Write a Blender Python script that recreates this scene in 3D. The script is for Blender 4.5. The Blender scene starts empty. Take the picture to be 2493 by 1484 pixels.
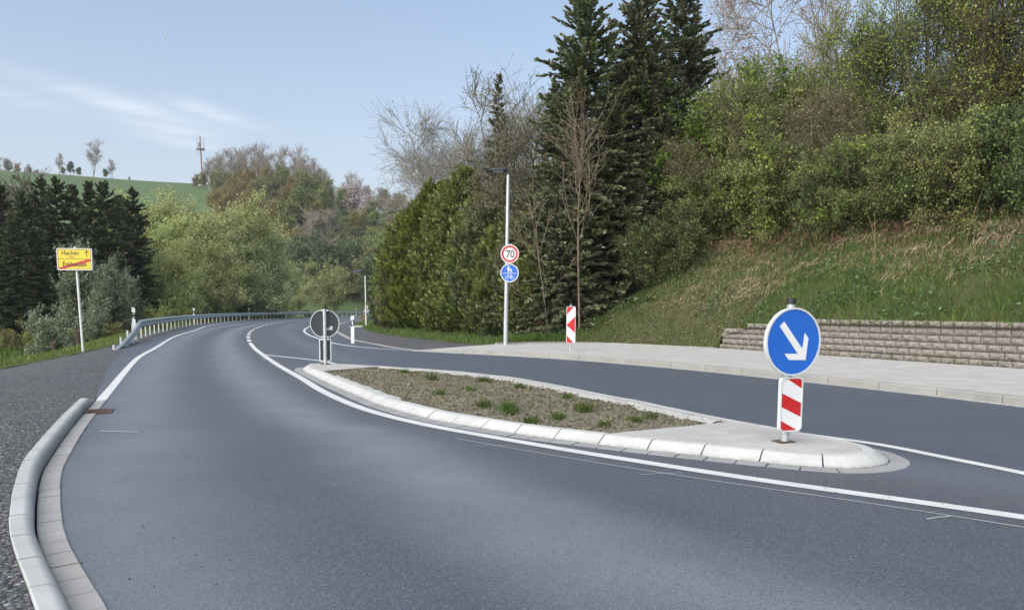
import bpy, math, random
import numpy as np
from mathutils import Vector, Matrix, geometry

random.seed(7)
RNG = np.random.default_rng(7)
sc = bpy.context.scene
COL = sc.collection
R_ = math.radians

# ------------------------------------------------------------------ camera
CAM_H, PITCH, ROLL = 1.26, R_(5.55), 0.005
cd = bpy.data.cameras.new('camera')
cam = bpy.data.objects.new('camera', cd)
COL.objects.link(cam)
cd.sensor_width = 36.0
cd.lens = 36.0 * 1873.0 / 2493.0
cd.shift_y = 193.0 / 2493.0
cd.clip_start, cd.clip_end = 0.05, 9000
_f = Vector((0, math.cos(PITCH), -math.sin(PITCH)))
_r0 = Vector((1, 0, 0)); _u0 = Vector((0, math.sin(PITCH), math.cos(PITCH)))
_r = math.cos(ROLL) * _r0 + math.sin(ROLL) * _u0
_u = -math.sin(ROLL) * _r0 + math.cos(ROLL) * _u0
M = Matrix((( _r.x, _u.x, -_f.x, 0), (_r.y, _u.y, -_f.y, 0), (_r.z, _u.z, -_f.z, CAM_H), (0, 0, 0, 1)))
cam.matrix_world = M
sc.camera = cam

# ------------------------------------------------------------------ world, sun, exposure
SUN_EL, SUN_AZ = 34.0, 222.0        # compass-like angle of the sun, clockwise from +Y (behind, to the left)
w = bpy.data.worlds.new('World'); sc.world = w; w.use_nodes = True
nt = w.node_tree; nt.nodes.clear()
def wn(t, **k):
    n = nt.nodes.new(t)
    for a, b in k.items(): setattr(n, a, b)
    return n
sky = wn('ShaderNodeTexSky', sky_type='NISHITA', sun_disc=False)
sky.sun_elevation = R_(SUN_EL); sky.sun_rotation = R_(SUN_AZ)
sky.altitude = 200; sky.air_density = 1.0; sky.dust_density = 3.5; sky.ozone_density = 4.0
tc = wn('ShaderNodeTexCoord')
sep = wn('ShaderNodeSeparateXYZ'); nt.links.new(tc.outputs['Generated'], sep.inputs[0])
def wm(op, a, b=None, clamp=False):
    n = wn('ShaderNodeMath', operation=op, use_clamp=clamp)
    for i, v in enumerate((a, b)):
        if v is None: continue
        if isinstance(v, (int, float)): n.inputs[i].default_value = v
        else: nt.links.new(v, n.inputs[i])
    return n.outputs[0]
zz = wm('ADD', wm('MAXIMUM', sep.outputs[2], 0.0), 0.12)
cx_ = wm('DIVIDE', sep.outputs[0], zz); cy_ = wm('DIVIDE', sep.outputs[1], zz)
cmb = wn('ShaderNodeCombineXYZ'); nt.links.new(cx_, cmb.inputs[0]); nt.links.new(cy_, cmb.inputs[1])
az_ = wm('ARCTAN2', sep.outputs[0], sep.outputs[1]); el_ = wm('ARCSINE', sep.outputs[2])
mp = wn('ShaderNodeMapping'); nt.links.new(cmb.outputs[0], mp.inputs[0])
mp.inputs['Rotation'].default_value = (0, 0, R_(24)); mp.inputs['Scale'].default_value = (0.9, 3.4, 1)
nz = wn('ShaderNodeTexNoise'); nt.links.new(mp.outputs[0], nz.inputs['Vector'])
nz.inputs['Scale'].default_value = 1.5; nz.inputs['Detail'].default_value = 8; nz.inputs['Roughness'].default_value = 0.6; nz.inputs['Distortion'].default_value = 0.8
nn_ = wn('ShaderNodeMapRange'); nt.links.new(nz.outputs[0], nn_.inputs[0])
for i_, v_ in enumerate((0.34, 0.68, 0.12, 1.0)): nn_.inputs[i_+1].default_value = v_
tot = None
for a0, e0, A_, B_, k_, g_ in ((-26.5, 12.9, 5.2, 0.60, -0.17, 0.31), (-23.8, 11.7, 3.4, 0.45, -0.10, 0.25), (-33.5, 12.6, 4.0, 0.62, -0.10, 0.2), (-21.0, 12.9, 2.6, 0.45, -0.2, 0.28), (-22.6, 10.9, 3.0, 0.35, -0.1, 0.26), (38, 20, 9, 1.2, 0.1, 0.3), (80, 24, 12, 1.5, 0.1, 0.3), (150, 22, 14, 1.6, -0.1, 0.3), (-110, 26, 14, 1.8, 0.1, 0.3), (-75, 18, 9, 1.2, -0.1, 0.35)):
    da = wm('SUBTRACT', az_, R_(a0)); de = wm('SUBTRACT', wm('SUBTRACT', el_, R_(e0)), wm('MULTIPLY', da, k_))
    q_ = wm('ADD', wm('POWER', wm('ABSOLUTE', wm('DIVIDE', da, R_(A_))), 2.0), wm('POWER', wm('ABSOLUTE', wm('DIVIDE', de, R_(B_))), 2.0))
    g1 = wm('MULTIPLY', wm('EXPONENT', wm('MULTIPLY', q_, -1.0)), g_)
    tot = g1 if tot is None else wm('MAXIMUM', tot, g1)
cloud = wm('MULTIPLY', tot, nn_.outputs[0], True)
mixc = wn('ShaderNodeMix', data_type='RGBA'); nt.links.new(cloud, mixc.inputs[0])
hsv = wn('ShaderNodeHueSaturation'); hsv.inputs['Saturation'].default_value = 0.86; hsv.inputs['Value'].default_value = 1.0
gm = wn('ShaderNodeGamma'); gm.inputs['Gamma'].default_value = 0.78
nt.links.new(sky.outputs[0], gm.inputs['Color']); nt.links.new(gm.outputs[0], hsv.inputs['Color'])
nt.links.new(hsv.outputs[0], mixc.inputs[6]); mixc.inputs[7].default_value = (5.6, 5.5, 5.3, 1)
hzf = wm('MULTIPLY', wm('EXPONENT', wm('MULTIPLY', wm('POWER', wm('DIVIDE', wm('ABSOLUTE', el_), R_(12)), 2.0), -1.0)), 0.55)
mixh = wn('ShaderNodeMix', data_type='RGBA'); nt.links.new(hzf, mixh.inputs[0]); nt.links.new(mixc.outputs[2], mixh.inputs[6]); mixh.inputs[7].default_value = (2.55, 2.68, 2.62, 1)
bg = wn('ShaderNodeBackground'); bg.inputs['Strength'].default_value = 0.068
nt.links.new(mixh.outputs[2], bg.inputs[0])
wo = wn('ShaderNodeOutputWorld'); nt.links.new(bg.outputs[0], wo.inputs[0])

sl = bpy.data.lights.new('sun', 'SUN'); sl.energy = 1.2; sl.angle = R_(110); sl.color = (1.0, 0.96, 0.90)
so = bpy.data.objects.new('sun', sl); COL.objects.link(so)
sd = Vector((math.sin(R_(SUN_AZ)) * math.cos(R_(SUN_EL)), math.cos(R_(SUN_AZ)) * math.cos(R_(SUN_EL)), math.sin(R_(SUN_EL))))
so.rotation_euler = sd.to_track_quat('Z', 'Y').to_euler()
so.location = (0, 0, 60)
vs = sc.view_settings
vs.view_transform = 'Standard'; vs.look = 'None'; vs.gamma = 1; vs.exposure = 2.15; vs.use_curve_mapping = False
sc.cycles.use_denoising = True
sc.cycles.max_bounces = 6; sc.cycles.transparent_max_bounces = 8

# ------------------------------------------------------------------ materials
class NB:
    def __init__(self, name):
        self.m = bpy.data.materials.new(name); self.m.use_nodes = True
        self.t = self.m.node_tree; self.t.nodes.clear()
        self.out = self.n('ShaderNodeOutputMaterial')
    def n(self, t, **k):
        x = self.t.nodes.new(t)
        for a, b in k.items(): setattr(x, a, b)
        return x
    def put(self, sock, v):
        if isinstance(v, bpy.types.NodeSocket): self.t.links.new(v, sock)
        elif isinstance(v, (tuple, list)) and sock.type == 'RGBA': sock.default_value = tuple(v) + ((1,) if len(v) == 3 else ())
        else: sock.default_value = v
    def pos(self):
        return self.n('ShaderNodeNewGeometry').outputs['Position']
    def objc(self):
        return self.n('ShaderNodeTexCoord').outputs['Object']
    def noise(self, vec, scale, detail=4, rough=0.55, dist=0):
        x = self.n('ShaderNodeTexNoise')
        if vec is not None: self.put(x.inputs['Vector'], vec)
        x.inputs['Scale'].default_value = scale; x.inputs['Detail'].default_value = detail
        x.inputs['Roughness'].default_value = rough; x.inputs['Distortion'].default_value = dist
        return x.outputs[0]
    def vor(self, vec, scale, feature='F1', out='Distance'):
        x = self.n('ShaderNodeTexVoronoi', feature=feature)
        self.put(x.inputs['Vector'], vec); x.inputs['Scale'].default_value = scale
        return x.outputs[out]
    def math(self, op, a, b=0.0, c=None, clamp=False):
        x = self.n('ShaderNodeMath', operation=op, use_clamp=clamp)
        self.put(x.inputs[0], a); self.put(x.inputs[1], b)
        if c is not None: self.put(x.inputs[2], c)
        return x.outputs[0]
    def rng(self, v, a, b, c=0.0, d=1.0, smooth=False):
        x = self.n('ShaderNodeMapRange')
        if smooth: x.interpolation_type = 'SMOOTHSTEP'
        self.put(x.inputs[0], v)
        for i, q in enumerate((a, b, c, d)): x.inputs[i + 1].default_value = q
        return x.outputs[0]
    def mix(self, f, a, b, blend='MIX'):
        x = self.n('ShaderNodeMix', data_type='RGBA', blend_type=blend)
        self.put(x.inputs[0], f); self.put(x.inputs[6], a); self.put(x.inputs[7], b)
        return x.outputs[2]
    def ramp(self, f, stops):
        x = self.n('ShaderNodeValToRGB'); self.put(x.inputs[0], f)
        e = x.color_ramp.elements
        e[0].position = stops[0][0]; e[0].color = tuple(stops[0][1]) + (1,)
        e[1].position = stops[-1][0]; e[1].color = tuple(stops[-1][1]) + (1,)
        for p, c in stops[1:-1]:
            q = e.new(p); q.color = tuple(c) + (1,)
        return x.outputs[0]
    def attr(self, name, out='Fac'):
        x = self.n('ShaderNodeAttribute'); x.attribute_name = name
        return x.outputs[out]
    def orand(self):
        return self.n('ShaderNodeObjectInfo').outputs['Random']
    def bump(self, h, strength=0.3, dist=0.01):
        x = self.n('ShaderNodeBump'); self.put(x.inputs['Height'], h)
        x.inputs['Strength'].default_value = strength; x.inputs['Distance'].default_value = dist
        return x.outputs[0]
    def principled(self, col, rough=0.7, metal=0.0, normal=None, spec=0.5):
        x = self.n('ShaderNodeBsdfPrincipled')
        self.put(x.inputs['Base Color'], col); self.put(x.inputs['Roughness'], rough)
        self.put(x.inputs['Metallic'], metal); self.put(x.inputs['Specular IOR Level'], spec)
        if normal is not None: self.t.links.new(normal, x.inputs['Normal'])
        self.t.links.new(x.outputs[0], self.out.inputs[0])
        return self.m

def mat_plain(name, col, rough=0.5, metal=0.0, vary=0.12, scale=6.0, spec=0.5):
    b = NB(name); p = b.objc()
    n = b.noise(p, scale, 5)
    dark = tuple(c * (1 - vary) for c in col); lite = tuple(min(1, c * (1 + vary)) for c in col)
    c = b.ramp(n, [(0.3, dark), (0.7, lite)])
    return b.principled(c, rough, metal, None, spec)

def mat_concrete(name, col, warm=0.0, rough=0.85, sc1=1.0):
    b = NB(name); p = b.pos()
    big = b.noise(p, 2.2 * sc1, 5); fine = b.noise(p, 60, 3, 0.7)
    c1 = b.ramp(big, [(0.3, [x * 0.82 for x in col]), (0.7, [x * 1.1 for x in col])])
    c2 = b.mix(b.rng(fine, 0.35, 0.65, 0, 0.45), c1, [x * 0.72 for x in col])
    r = b.orand()
    c3 = b.mix(b.rng(r, 0, 1, 0, 0.35), c2, (col[0] * 0.80, col[1] * 0.78, col[2] * 0.74))
    stain = b.rng(b.noise(p, 9, 6, 0.7), 0.58, 0.75, 0, 0.35)
    c4 = b.mix(stain, c3, (col[0] * 0.5, col[1] * 0.47, col[2] * 0.42))
    return b.principled(c4, rough, 0, b.bump(fine, 0.25, 0.002), 0.3)

def mat_asphalt():
    b = NB('asphalt'); p = b.pos()
    lat = b.attr('lat')
    wob = b.math('ADD', b.attr('track'), b.math('MULTIPLY', b.math('SUBTRACT', b.noise(p, 0.45, 3), 0.5), 0.5))
    def band(c0, hw, a):
        d = b.math('ABSOLUTE', b.math('SUBTRACT', wob, c0))
        return b.rng(d, 0, hw, a, 0, True)
    light = b.math('MAXIMUM', band(-0.86, 0.72, 1.0), band(-2.55, 0.85, 0.8))
    light = b.math('MAXIMUM', light, band(1.75, 0.7, 0.35))
    patch = b.noise(p, 0.8, 6, 0.65)
    grain = b.noise(p, 130, 2, 0.8)
    grain2 = b.noise(p, 48, 4, 0.8)
    vs1 = b.n('ShaderNodeSeparateColor'); b.put(vs1.inputs[0], b.vor(p, 95, 'F1', 'Color'))
    base = b.ramp(patch, [(0.25, (0.055, 0.069, 0.092)), (0.75, (0.081, 0.097, 0.125))])
    lightf = b.math('MULTIPLY', light, b.rng(b.noise(p, 1.2, 5, 0.65), 0.25, 0.7, 0.55, 1.0))
    col = b.mix(lightf, base, (0.205, 0.223, 0.255))
    # dusty brownish film beside the centre line near the island and at the edges
    dust = b.math('MULTIPLY', b.rng(b.math('ABSOLUTE', b.math('ADD', lat, -0.15)), 0.25, 1.0, 1, 0, True), b.rng(b.noise(p, 1.1, 5, 0.65), 0.3, 0.7, 0.2, 0.8))
    col = b.mix(b.math('MULTIPLY', dust, 0.6), col, (0.092, 0.083, 0.078))
    col = b.mix(b.rng(grain, 0.48, 0.60, 0, 0.75), col, (0.035, 0.038, 0.044))
    col = b.mix(b.rng(grain2, 0.50, 0.66, 0, 0.35), col, (0.20, 0.21, 0.235))
    col = b.mix(b.rng(vs1.outputs[0], 0.0, 0.45, 0.38, 0), col, (0.035, 0.038, 0.046))
    col = b.mix(b.rng(vs1.outputs[1], 0.75, 1.0, 0, 0.32), col, (0.22, 0.23, 0.25))
    spk = b.rng(b.vor(p, 46), 0.0, 0.055, 0.75, 0)
    col = b.mix(b.math('MULTIPLY', spk, b.rng(b.noise(p, 17, 2), 0.55, 0.62)), col, (0.34, 0.34, 0.33))
    h = b.math('ADD', b.math('MULTIPLY', grain, 0.6), grain2)
    rough = b.rng(lightf, 0, 1, 0.62, 0.52)
    return b.principled(col, rough, 0, b.bump(h, 0.5, 0.006), 0.45)

def mat_path():
    b = NB('path_asphalt'); p = b.pos()
    c = b.ramp(b.noise(p, 0.9, 6, 0.65), [(0.3, (0.062, 0.062, 0.066)), (0.7, (0.105, 0.104, 0.106))])
    g = b.noise(p, 120, 2, 0.8)
    c = b.mix(b.rng(g, 0.5, 0.65, 0, 0.5), c, (0.04, 0.04, 0.042))
    return b.principled(c, 0.65, 0, b.bump(g, 0.5, 0.005), 0.4)

def mat_paint(name='road_paint', col=(0.60, 0.605, 0.595)):
    b = NB(name); p = b.pos()
    c = b.ramp(b.noise(p, 3, 5, 0.6), [(0.3, [x * 0.84 for x in col]), (0.7, col)])
    wear = b.math('MULTIPLY', b.rng(b.noise(p, 38, 4, 0.75), 0.60, 0.68), b.rng(b.noise(p, 1.3, 3), 0.42, 0.62, 0.15, 1))
    c = b.mix(b.math('MULTIPLY', wear, 0.85), c, (0.16, 0.155, 0.15))
    return b.principled(c, 0.6, 0, b.bump(b.noise(p, 90, 2), 0.25, 0.003), 0.35)

def mat_gravel():
    b = NB('gravel'); p = b.pos()
    v = b.vor(p, 42, 'F1', 'Color'); d = b.vor(p, 42)
    sepc = b.n('ShaderNodeSeparateColor'); b.put(sepc.inputs[0], v)
    c = b.ramp(sepc.outputs[0], [(0.0, (0.050, 0.052, 0.060)), (0.6, (0.105, 0.107, 0.118)), (0.92, (0.165, 0.167, 0.178)), (1.0, (0.36, 0.36, 0.36))])
    c = b.mix(b.rng(d, 0.35, 0.75, 0, 0.75), c, (0.028, 0.027, 0.027))
    c = b.mix(b.rng(b.noise(p, 0.55, 6, 0.7), 0.55, 0.75, 0, 0.5), c, (0.125, 0.112, 0.098))
    return b.principled(c, 0.85, 0, b.bump(b.math('SUBTRACT', 1.0, d), 0.9, 0.02), 0.35)

def mat_soil(name='soil', a=(0.185, 0.162, 0.125), c2=(0.31, 0.28, 0.22)):
    b = NB(name); p = b.pos()
    n = b.noise(p, 5, 8, 0.72); f = b.noise(p, 38, 5, 0.75)
    c = b.ramp(n, [(0.28, a), (0.72, c2)])
    c = b.mix(b.rng(f, 0.42, 0.62, 0, 0.7), c, (a[0] * 0.5, a[1] * 0.5, a[2] * 0.5))
    c = b.mix(b.rng(b.noise(p, 1.7, 6, 0.7), 0.54, 0.68, 0, 0.45), c, (0.075, 0.095, 0.035))
    return b.principled(c, 0.95, 0, b.bump(b.math('ADD', n, f), 1.0, 0.03), 0.15)

def mat_ground(name, stops, scale=0.6, rough=0.95):
    b = NB(name); p = b.pos()
    n = b.noise(p, scale, 8, 0.7)
    c = b.ramp(n, stops)
    f = b.noise(p, scale * 22, 4, 0.75)
    c = b.mix(b.rng(f, 0.4, 0.65, 0, 0.5), c, [x * 0.55 for x in stops[0][1]])
    return b.principled(c, rough, 0, b.bump(f, 0.9, 0.05), 0.15)

def mat_leaf(name, a, c, d=None, transl=0.35, rough=0.6, patch=None):
    """leaf: a..c colour range by the leaf's own random value, whole-plant shift by object"""
    b = NB(name)
    r = b.attr('rnd')
    stops = [(0.0, a), (1.0, c)] if d is None else [(0.0, a), (0.6, c), (1.0, d)]
    col = b.ramp(r, stops)
    if patch is not None:
        n = b.noise(b.pos(), patch[1], 3, 0.6)
        col = b.mix(b.rng(n, 0.45, 0.62, 0, 0.85), col, patch[0])
    hs = b.n('ShaderNodeHueSaturation')
    o = b.orand()
    b.put(hs.inputs['Hue'], b.rng(o, 0, 1, 0.485, 0.512)); b.put(hs.inputs['Value'], b.rng(o, 0, 1, 0.88, 1.12)); b.put(hs.inputs['Color'], col)
    col = hs.outputs[0]
    df = b.n('ShaderNodeBsdfPrincipled'); b.put(df.inputs['Base Color'], col); df.inputs['Roughness'].default_value = rough; df.inputs['Specular IOR Level'].default_value = 0.25
    tr = b.n('ShaderNodeBsdfTranslucent'); b.put(tr.inputs[0], col)
    mx = b.n('ShaderNodeMixShader'); mx.inputs[0].default_value = transl
    b.t.links.new(df.outputs[0], mx.inputs[1]); b.t.links.new(tr.outputs[0], mx.inputs[2]); b.t.links.new(mx.outputs[0], b.out.inputs[0])
    return b.m

def mat_bark(name, a, c):
    b = NB(name); p = b.objc()
    mp_ = b.n('ShaderNodeMapping'); b.put(mp_.inputs[0], p); mp_.inputs['Scale'].default_value = (1, 1, 0.25)
    n = b.noise(mp_.outputs[0], 14, 6, 0.7)
    return b.principled(b.ramp(n, [(0.3, a), (0.7, c)]), 0.9, 0, b.bump(n, 0.6, 0.02), 0.2)

MT = {}
MT['asphalt'] = mat_asphalt(); MT['path'] = mat_path(); MT['paint'] = mat_paint(); MT['gravel'] = mat_gravel()
def kerb_mat():
    b = NB('pale_kerb_concrete'); p = b.pos(); col = (0.47, 0.475, 0.46)
    c = b.ramp(b.noise(p, 2.6, 6, 0.65), [(0.3, [x*0.80 for x in col]), (0.7, [x*1.08 for x in col])])
    f = b.noise(p, 70, 3, 0.7); c = b.mix(b.rng(f, 0.4, 0.65, 0, 0.35), c, [x*0.7 for x in col])
    c = b.mix(b.rng(b.orand(), 0, 1, 0, 0.30), c, (0.40, 0.395, 0.37))
    sx = b.n('ShaderNodeSeparateXYZ'); b.put(sx.inputs[0], p)
    low = b.math('MULTIPLY', b.rng(sx.outputs[2], 0.0, 0.035, 0.7, 0), b.rng(b.noise(p, 14, 5, 0.7), 0.35, 0.6)); c = b.mix(low, c, (0.17, 0.16, 0.14))
    sc_ = b.rng(b.noise(p, 3.3, 7, 0.8, 1.5), 0.60, 0.70, 0, 0.5); c = b.mix(sc_, c, (0.21, 0.20, 0.19))
    return b.principled(c, 0.85, 0, b.bump(f, 0.3, 0.003), 0.3)
MT['kerb_white'] = kerb_mat()
MT['kerb_grey'] = mat_concrete('grey_kerb_concrete', (0.30, 0.295, 0.275))
MT['kerb_left'] = mat_concrete('blue_grey_kerb_concrete', (0.42, 0.435, 0.43))
MT['gutter'] = mat_concrete('gutter_concrete', (0.36, 0.352, 0.335))
MT['gutter_dk'] = mat_concrete('dark_gutter_concrete', (0.30, 0.30, 0.30))
MT['paver'] = mat_concrete('paver_concrete', (0.44, 0.43, 0.41))
MT['sand'] = mat_concrete('joint_sand', (0.15, 0.145, 0.13))
MT['mortar'] = mat_concrete('mortar', (0.40, 0.40, 0.38))
MT['soil'] = mat_soil(); MT['earth'] = mat_soil('earth', (0.075, 0.055, 0.036), (0.15, 0.115, 0.075))
MT['galv'] = mat_plain('galvanised_steel', (0.46, 0.48, 0.49), 0.42, 0.55, 0.12, 8)
MT['galv_lt'] = mat_plain('pale_zinc', (0.60, 0.60, 0.57), 0.5, 0.25, 0.1, 8)
MT['rail'] = mat_plain('rail_zinc', (0.40, 0.45, 0.46), 0.45, 0.45, 0.14, 5)
MT['white'] = mat_plain('white_reflective', (0.70, 0.70, 0.70), 0.4, 0, 0.03, 3)
MT['white_dull'] = mat_plain('dull_white', (0.62, 0.62, 0.62), 0.5, 0, 0.04, 3)
MT['black'] = mat_plain('black_plastic', (0.02, 0.02, 0.022), 0.45, 0, 0.2)
MT['back_grey'] = mat_plain('dark_grey_sign_back', (0.036, 0.042, 0.044), 0.6, 0, 0.08, 5)
MT['red'] = mat_plain('sign_red', (0.48, 0.016, 0.018), 0.4, 0, 0.05, 3)
MT['blue'] = mat_plain('sign_blue', (0.018, 0.120, 0.50), 0.4, 0, 0.04, 3)
MT['yellow'] = mat_plain('sign_yellow', (0.70, 0.52, 0.03), 0.4, 0, 0.03, 3)
MT['sign_rim'] = mat_plain('sign_rim_aluminium', (0.60, 0.63, 0.625), 0.4, 0.15, 0.06, 5)
MT['lamp_dark'] = mat_plain('anthracite_metal', (0.035, 0.042, 0.055), 0.45, 0.3, 0.1)
MT['rust'] = mat_plain('rusty_iron', (0.090, 0.060, 0.047), 0.85, 0.1, 0.55, 22)
MT['glass'] = mat_plain('lamp_glass', (0.55, 0.57, 0.6), 0.15, 0.0, 0.03)
MT['tub'] = mat_plain('weathered_tub', (0.17, 0.125, 0.085), 0.9, 0, 0.3, 14)
MT['mast'] = mat_plain('mast_red_brown', (0.20, 0.085, 0.080), 0.7, 0, 0.15, 2)
MT['mast_grey'] = mat_plain('mast_grey', (0.30, 0.30, 0.31), 0.6, 0.2, 0.1, 2)
MT['stump'] = mat_bark('stump_wood', (0.035, 0.026, 0.02), (0.10, 0.07, 0.05))
MT['stone'] = mat_concrete('small_stone', (0.16, 0.16, 0.165))

def block_mat():
    b = NB('split_stone_block'); p = b.pos()
    n = b.noise(p, 7, 8, 0.75); f = b.noise(p, 34, 5, 0.75)
    c = b.ramp(n, [(0.28, (0.17, 0.15, 0.13)), (0.55, (0.32, 0.29, 0.255)), (0.78, (0.43, 0.395, 0.355))])
    c = b.mix(b.rng(f, 0.40, 0.62, 0, 0.75), c, (0.09, 0.077, 0.064))
    c = b.mix(b.rng(b.orand(), 0, 1, 0, 0.3), c, (0.30, 0.275, 0.24))
    sx = b.n('ShaderNodeSeparateXYZ'); b.put(sx.inputs[0], p)
    moss = b.math('MULTIPLY', b.rng(sx.outputs[2], 0.12, 0.32, 0.8, 0), b.rng(b.noise(p, 4, 4), 0.42, 0.6))
    c = b.mix(moss, c, (0.085, 0.092, 0.045))
    return b.principled(c, 0.95, 0, b.bump(b.math('ADD', n, f), 0.9, 0.02), 0.15)
MT['block'] = block_mat()

# ------------------------------------------------------------------ object helpers
def npmesh(name, V, quads=None, tris=None, rnd=None, smooth=False):
    me = bpy.data.meshes.new(name)
    V = np.asarray(V, dtype=np.float32).reshape(-1, 3)
    idx = []; tot = []
    if quads is not None and len(quads):
        q = np.asarray(quads, dtype=np.int32).reshape(-1, 4); idx.append(q.ravel()); tot.append(np.full(len(q), 4, np.int32))
    if tris is not None and len(tris):
        t = np.asarray(tris, dtype=np.int32).reshape(-1, 3); idx.append(t.ravel()); tot.append(np.full(len(t), 3, np.int32))
    idx = np.concatenate(idx); tot = np.concatenate(tot)
    me.vertices.add(len(V)); me.vertices.foreach_set('co', V.ravel())
    me.loops.add(len(idx)); me.loops.foreach_set('vertex_index', idx)
    me.polygons.add(len(tot))
    st = np.zeros(len(tot), np.int32); st[1:] = np.cumsum(tot)[:-1]
    me.polygons.foreach_set('loop_start', st)
    if smooth: me.polygons.foreach_set('use_smooth', np.ones(len(tot), bool))
    me.update(calc_edges=True)
    if rnd is not None:
        a = me.attributes.new('rnd', 'FLOAT', 'FACE'); a.data.foreach_set('value', np.asarray(rnd, np.float32))
    return me

def pymesh(name, V, F, smooth=False):
    me = bpy.data.meshes.new(name); me.from_pydata([tuple(v) for v in V], [], F); me.update()
    if smooth:
        for p in me.polygons: p.use_smooth = True
    return me

def link(name, me, mat=None, parent=None, loc=None, rot=None, **props):
    o = bpy.data.objects.new(name, me); COL.objects.link(o)
    if mat is not None and me is not None and not me.materials:
        me.materials.append(mat)
    if parent is not None: o.parent = parent
    if loc is not None: o.location = loc
    if rot is not None: o.rotation_euler = rot
    for k, v in props.items():
        if v is not None: o[k] = v
    return o

def thing(name, label, cat, loc=(0, 0, 0), rotz=0.0, group=None):
    return link(name, None, None, None, loc, (0, 0, rotz), label=label, category=cat, group=group)

class MB:
    """collects simple solids into one mesh"""
    def __init__(self): self.V = []; self.F = []; self.sm = []
    def add(self, V, F, smooth=False):
        o = len(self.V); self.V += [tuple(v) for v in V]; self.F += [[i + o for i in f] for f in F]; self.sm += [smooth] * len(F)
        return self
    def box(self, x0, x1, y0, y1, z0, z1):
        V = [(x0,y0,z0),(x1,y0,z0),(x1,y1,z0),(x0,y1,z0),(x0,y0,z1),(x1,y0,z1),(x1,y1,z1),(x0,y1,z1)]
        return self.add(V, [[0,3,2,1],[4,5,6,7],[0,1,5,4],[1,2,6,5],[2,3,7,6],[3,0,4,7]])
    def tube(self, pts, rad, k=10, caps=True, smooth=True):
        pts = [Vector(p) for p in pts]; n = len(pts)
        if not isinstance(rad, (list, tuple)): rad = [rad] * n
        V = []; F = []; a = None
        for i, p in enumerate(pts):
            d = (pts[min(i + 1, n - 1)] - pts[max(i - 1, 0)]).normalized()
            if a is None:
                a = d.orthogonal().normalized()
            else:
                a = (a - d * a.dot(d)).normalized()
            b = d.cross(a)
            for j in range(k):
                t = 2 * math.pi * j / k
                V.append(p + (a * math.cos(t) + b * math.sin(t)) * rad[i])
        for i in range(n - 1):
            for j in range(k):
                F.append([i*k+j, i*k+(j+1)%k, (i+1)*k+(j+1)%k, (i+1)*k+j])
        self.add(V, F, smooth)
        if caps:
            self.add(V[:k], [list(range(k))[::-1]]); self.add(V[-k:], [list(range(k))])
        return self
    def prism(self, poly, y0, y1):
        """2-D outline (x,z) counter-clockwise seen from -Y, between y0 (front) and y1 (back)"""
        n = len(poly)
        V = [(x, y0, z) for x, z in poly] + [(x, y1, z) for x, z in poly]
        F = [list(range(n)), list(range(n, 2 * n))[::-1]] + [[(i+1)%n, i, n+i, n+(i+1)%n] for i in range(n)]
        return self.add(V, F)
    def build(self, name, mat, parent=None, **p):
        me = pymesh(name, self.V, self.F)
        if any(self.sm): me.polygons.foreach_set('use_smooth', self.sm)
        return link(name, me, mat, parent, **p)

def circle(cx, cz, r, n=40, a0=0, a1=2*math.pi, end=False):
    m = n + (1 if end else 0)
    return [(cx + r*math.cos(a0+(a1-a0)*i/n), cz + r*math.sin(a0+(a1-a0)*i/n)) for i in range(m)]
def rrect(x0, x1, z0, z1, r, n=5):
    P = []
    for cx, cz, a in ((x1-r, z0+r, -90), (x1-r, z1-r, 0), (x0+r, z1-r, 90), (x0+r, z0+r, 180)):
        for i in range(n + 1):
            t = R_(a + 90*i/n); P.append((cx + r*math.cos(t), cz + r*math.sin(t)))
    return P
def ring_prism(mb, outer, inner, y0, y1):
    n = len(outer)
    V = [(x,y0,z) for x,z in outer]+[(x,y0,z) for x,z in inner]+[(x,y1,z) for x,z in outer]+[(x,y1,z) for x,z in inner]
    F = []
    for i in range(n):
        j = (i+1) % n
        F += [[i,j,n+j,n+i],[2*n+j,2*n+i,3*n+i,3*n+j],[j,i,2*n+i,2*n+j],[n+i,n+j,3*n+j,3*n+i]]
    mb.add(V, F)

def text_mesh(body, size, name='lettering', xs=1.0, bold=0.0):
    cu = bpy.data.curves.new(name, 'FONT'); cu.body = body; cu.size = size; cu.align_x = 'CENTER'; cu.align_y = 'CENTER'
    cu.offset = bold; cu.extrude = 0.0008
    o = bpy.data.objects.new('tmp_text', cu); COL.objects.link(o)
    dg = bpy.context.evaluated_depsgraph_get(); dg.update()
    me = bpy.data.meshes.new_from_object(o.evaluated_get(dg)); me.name = name
    bpy.data.objects.remove(o); bpy.data.curves.remove(cu)
    # lie it in the x-z plane, facing -Y
    for v in me.vertices:
        x, y, z = v.co; v.co = (x * xs, -z, y)
    me.materials.clear()
    return me

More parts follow.
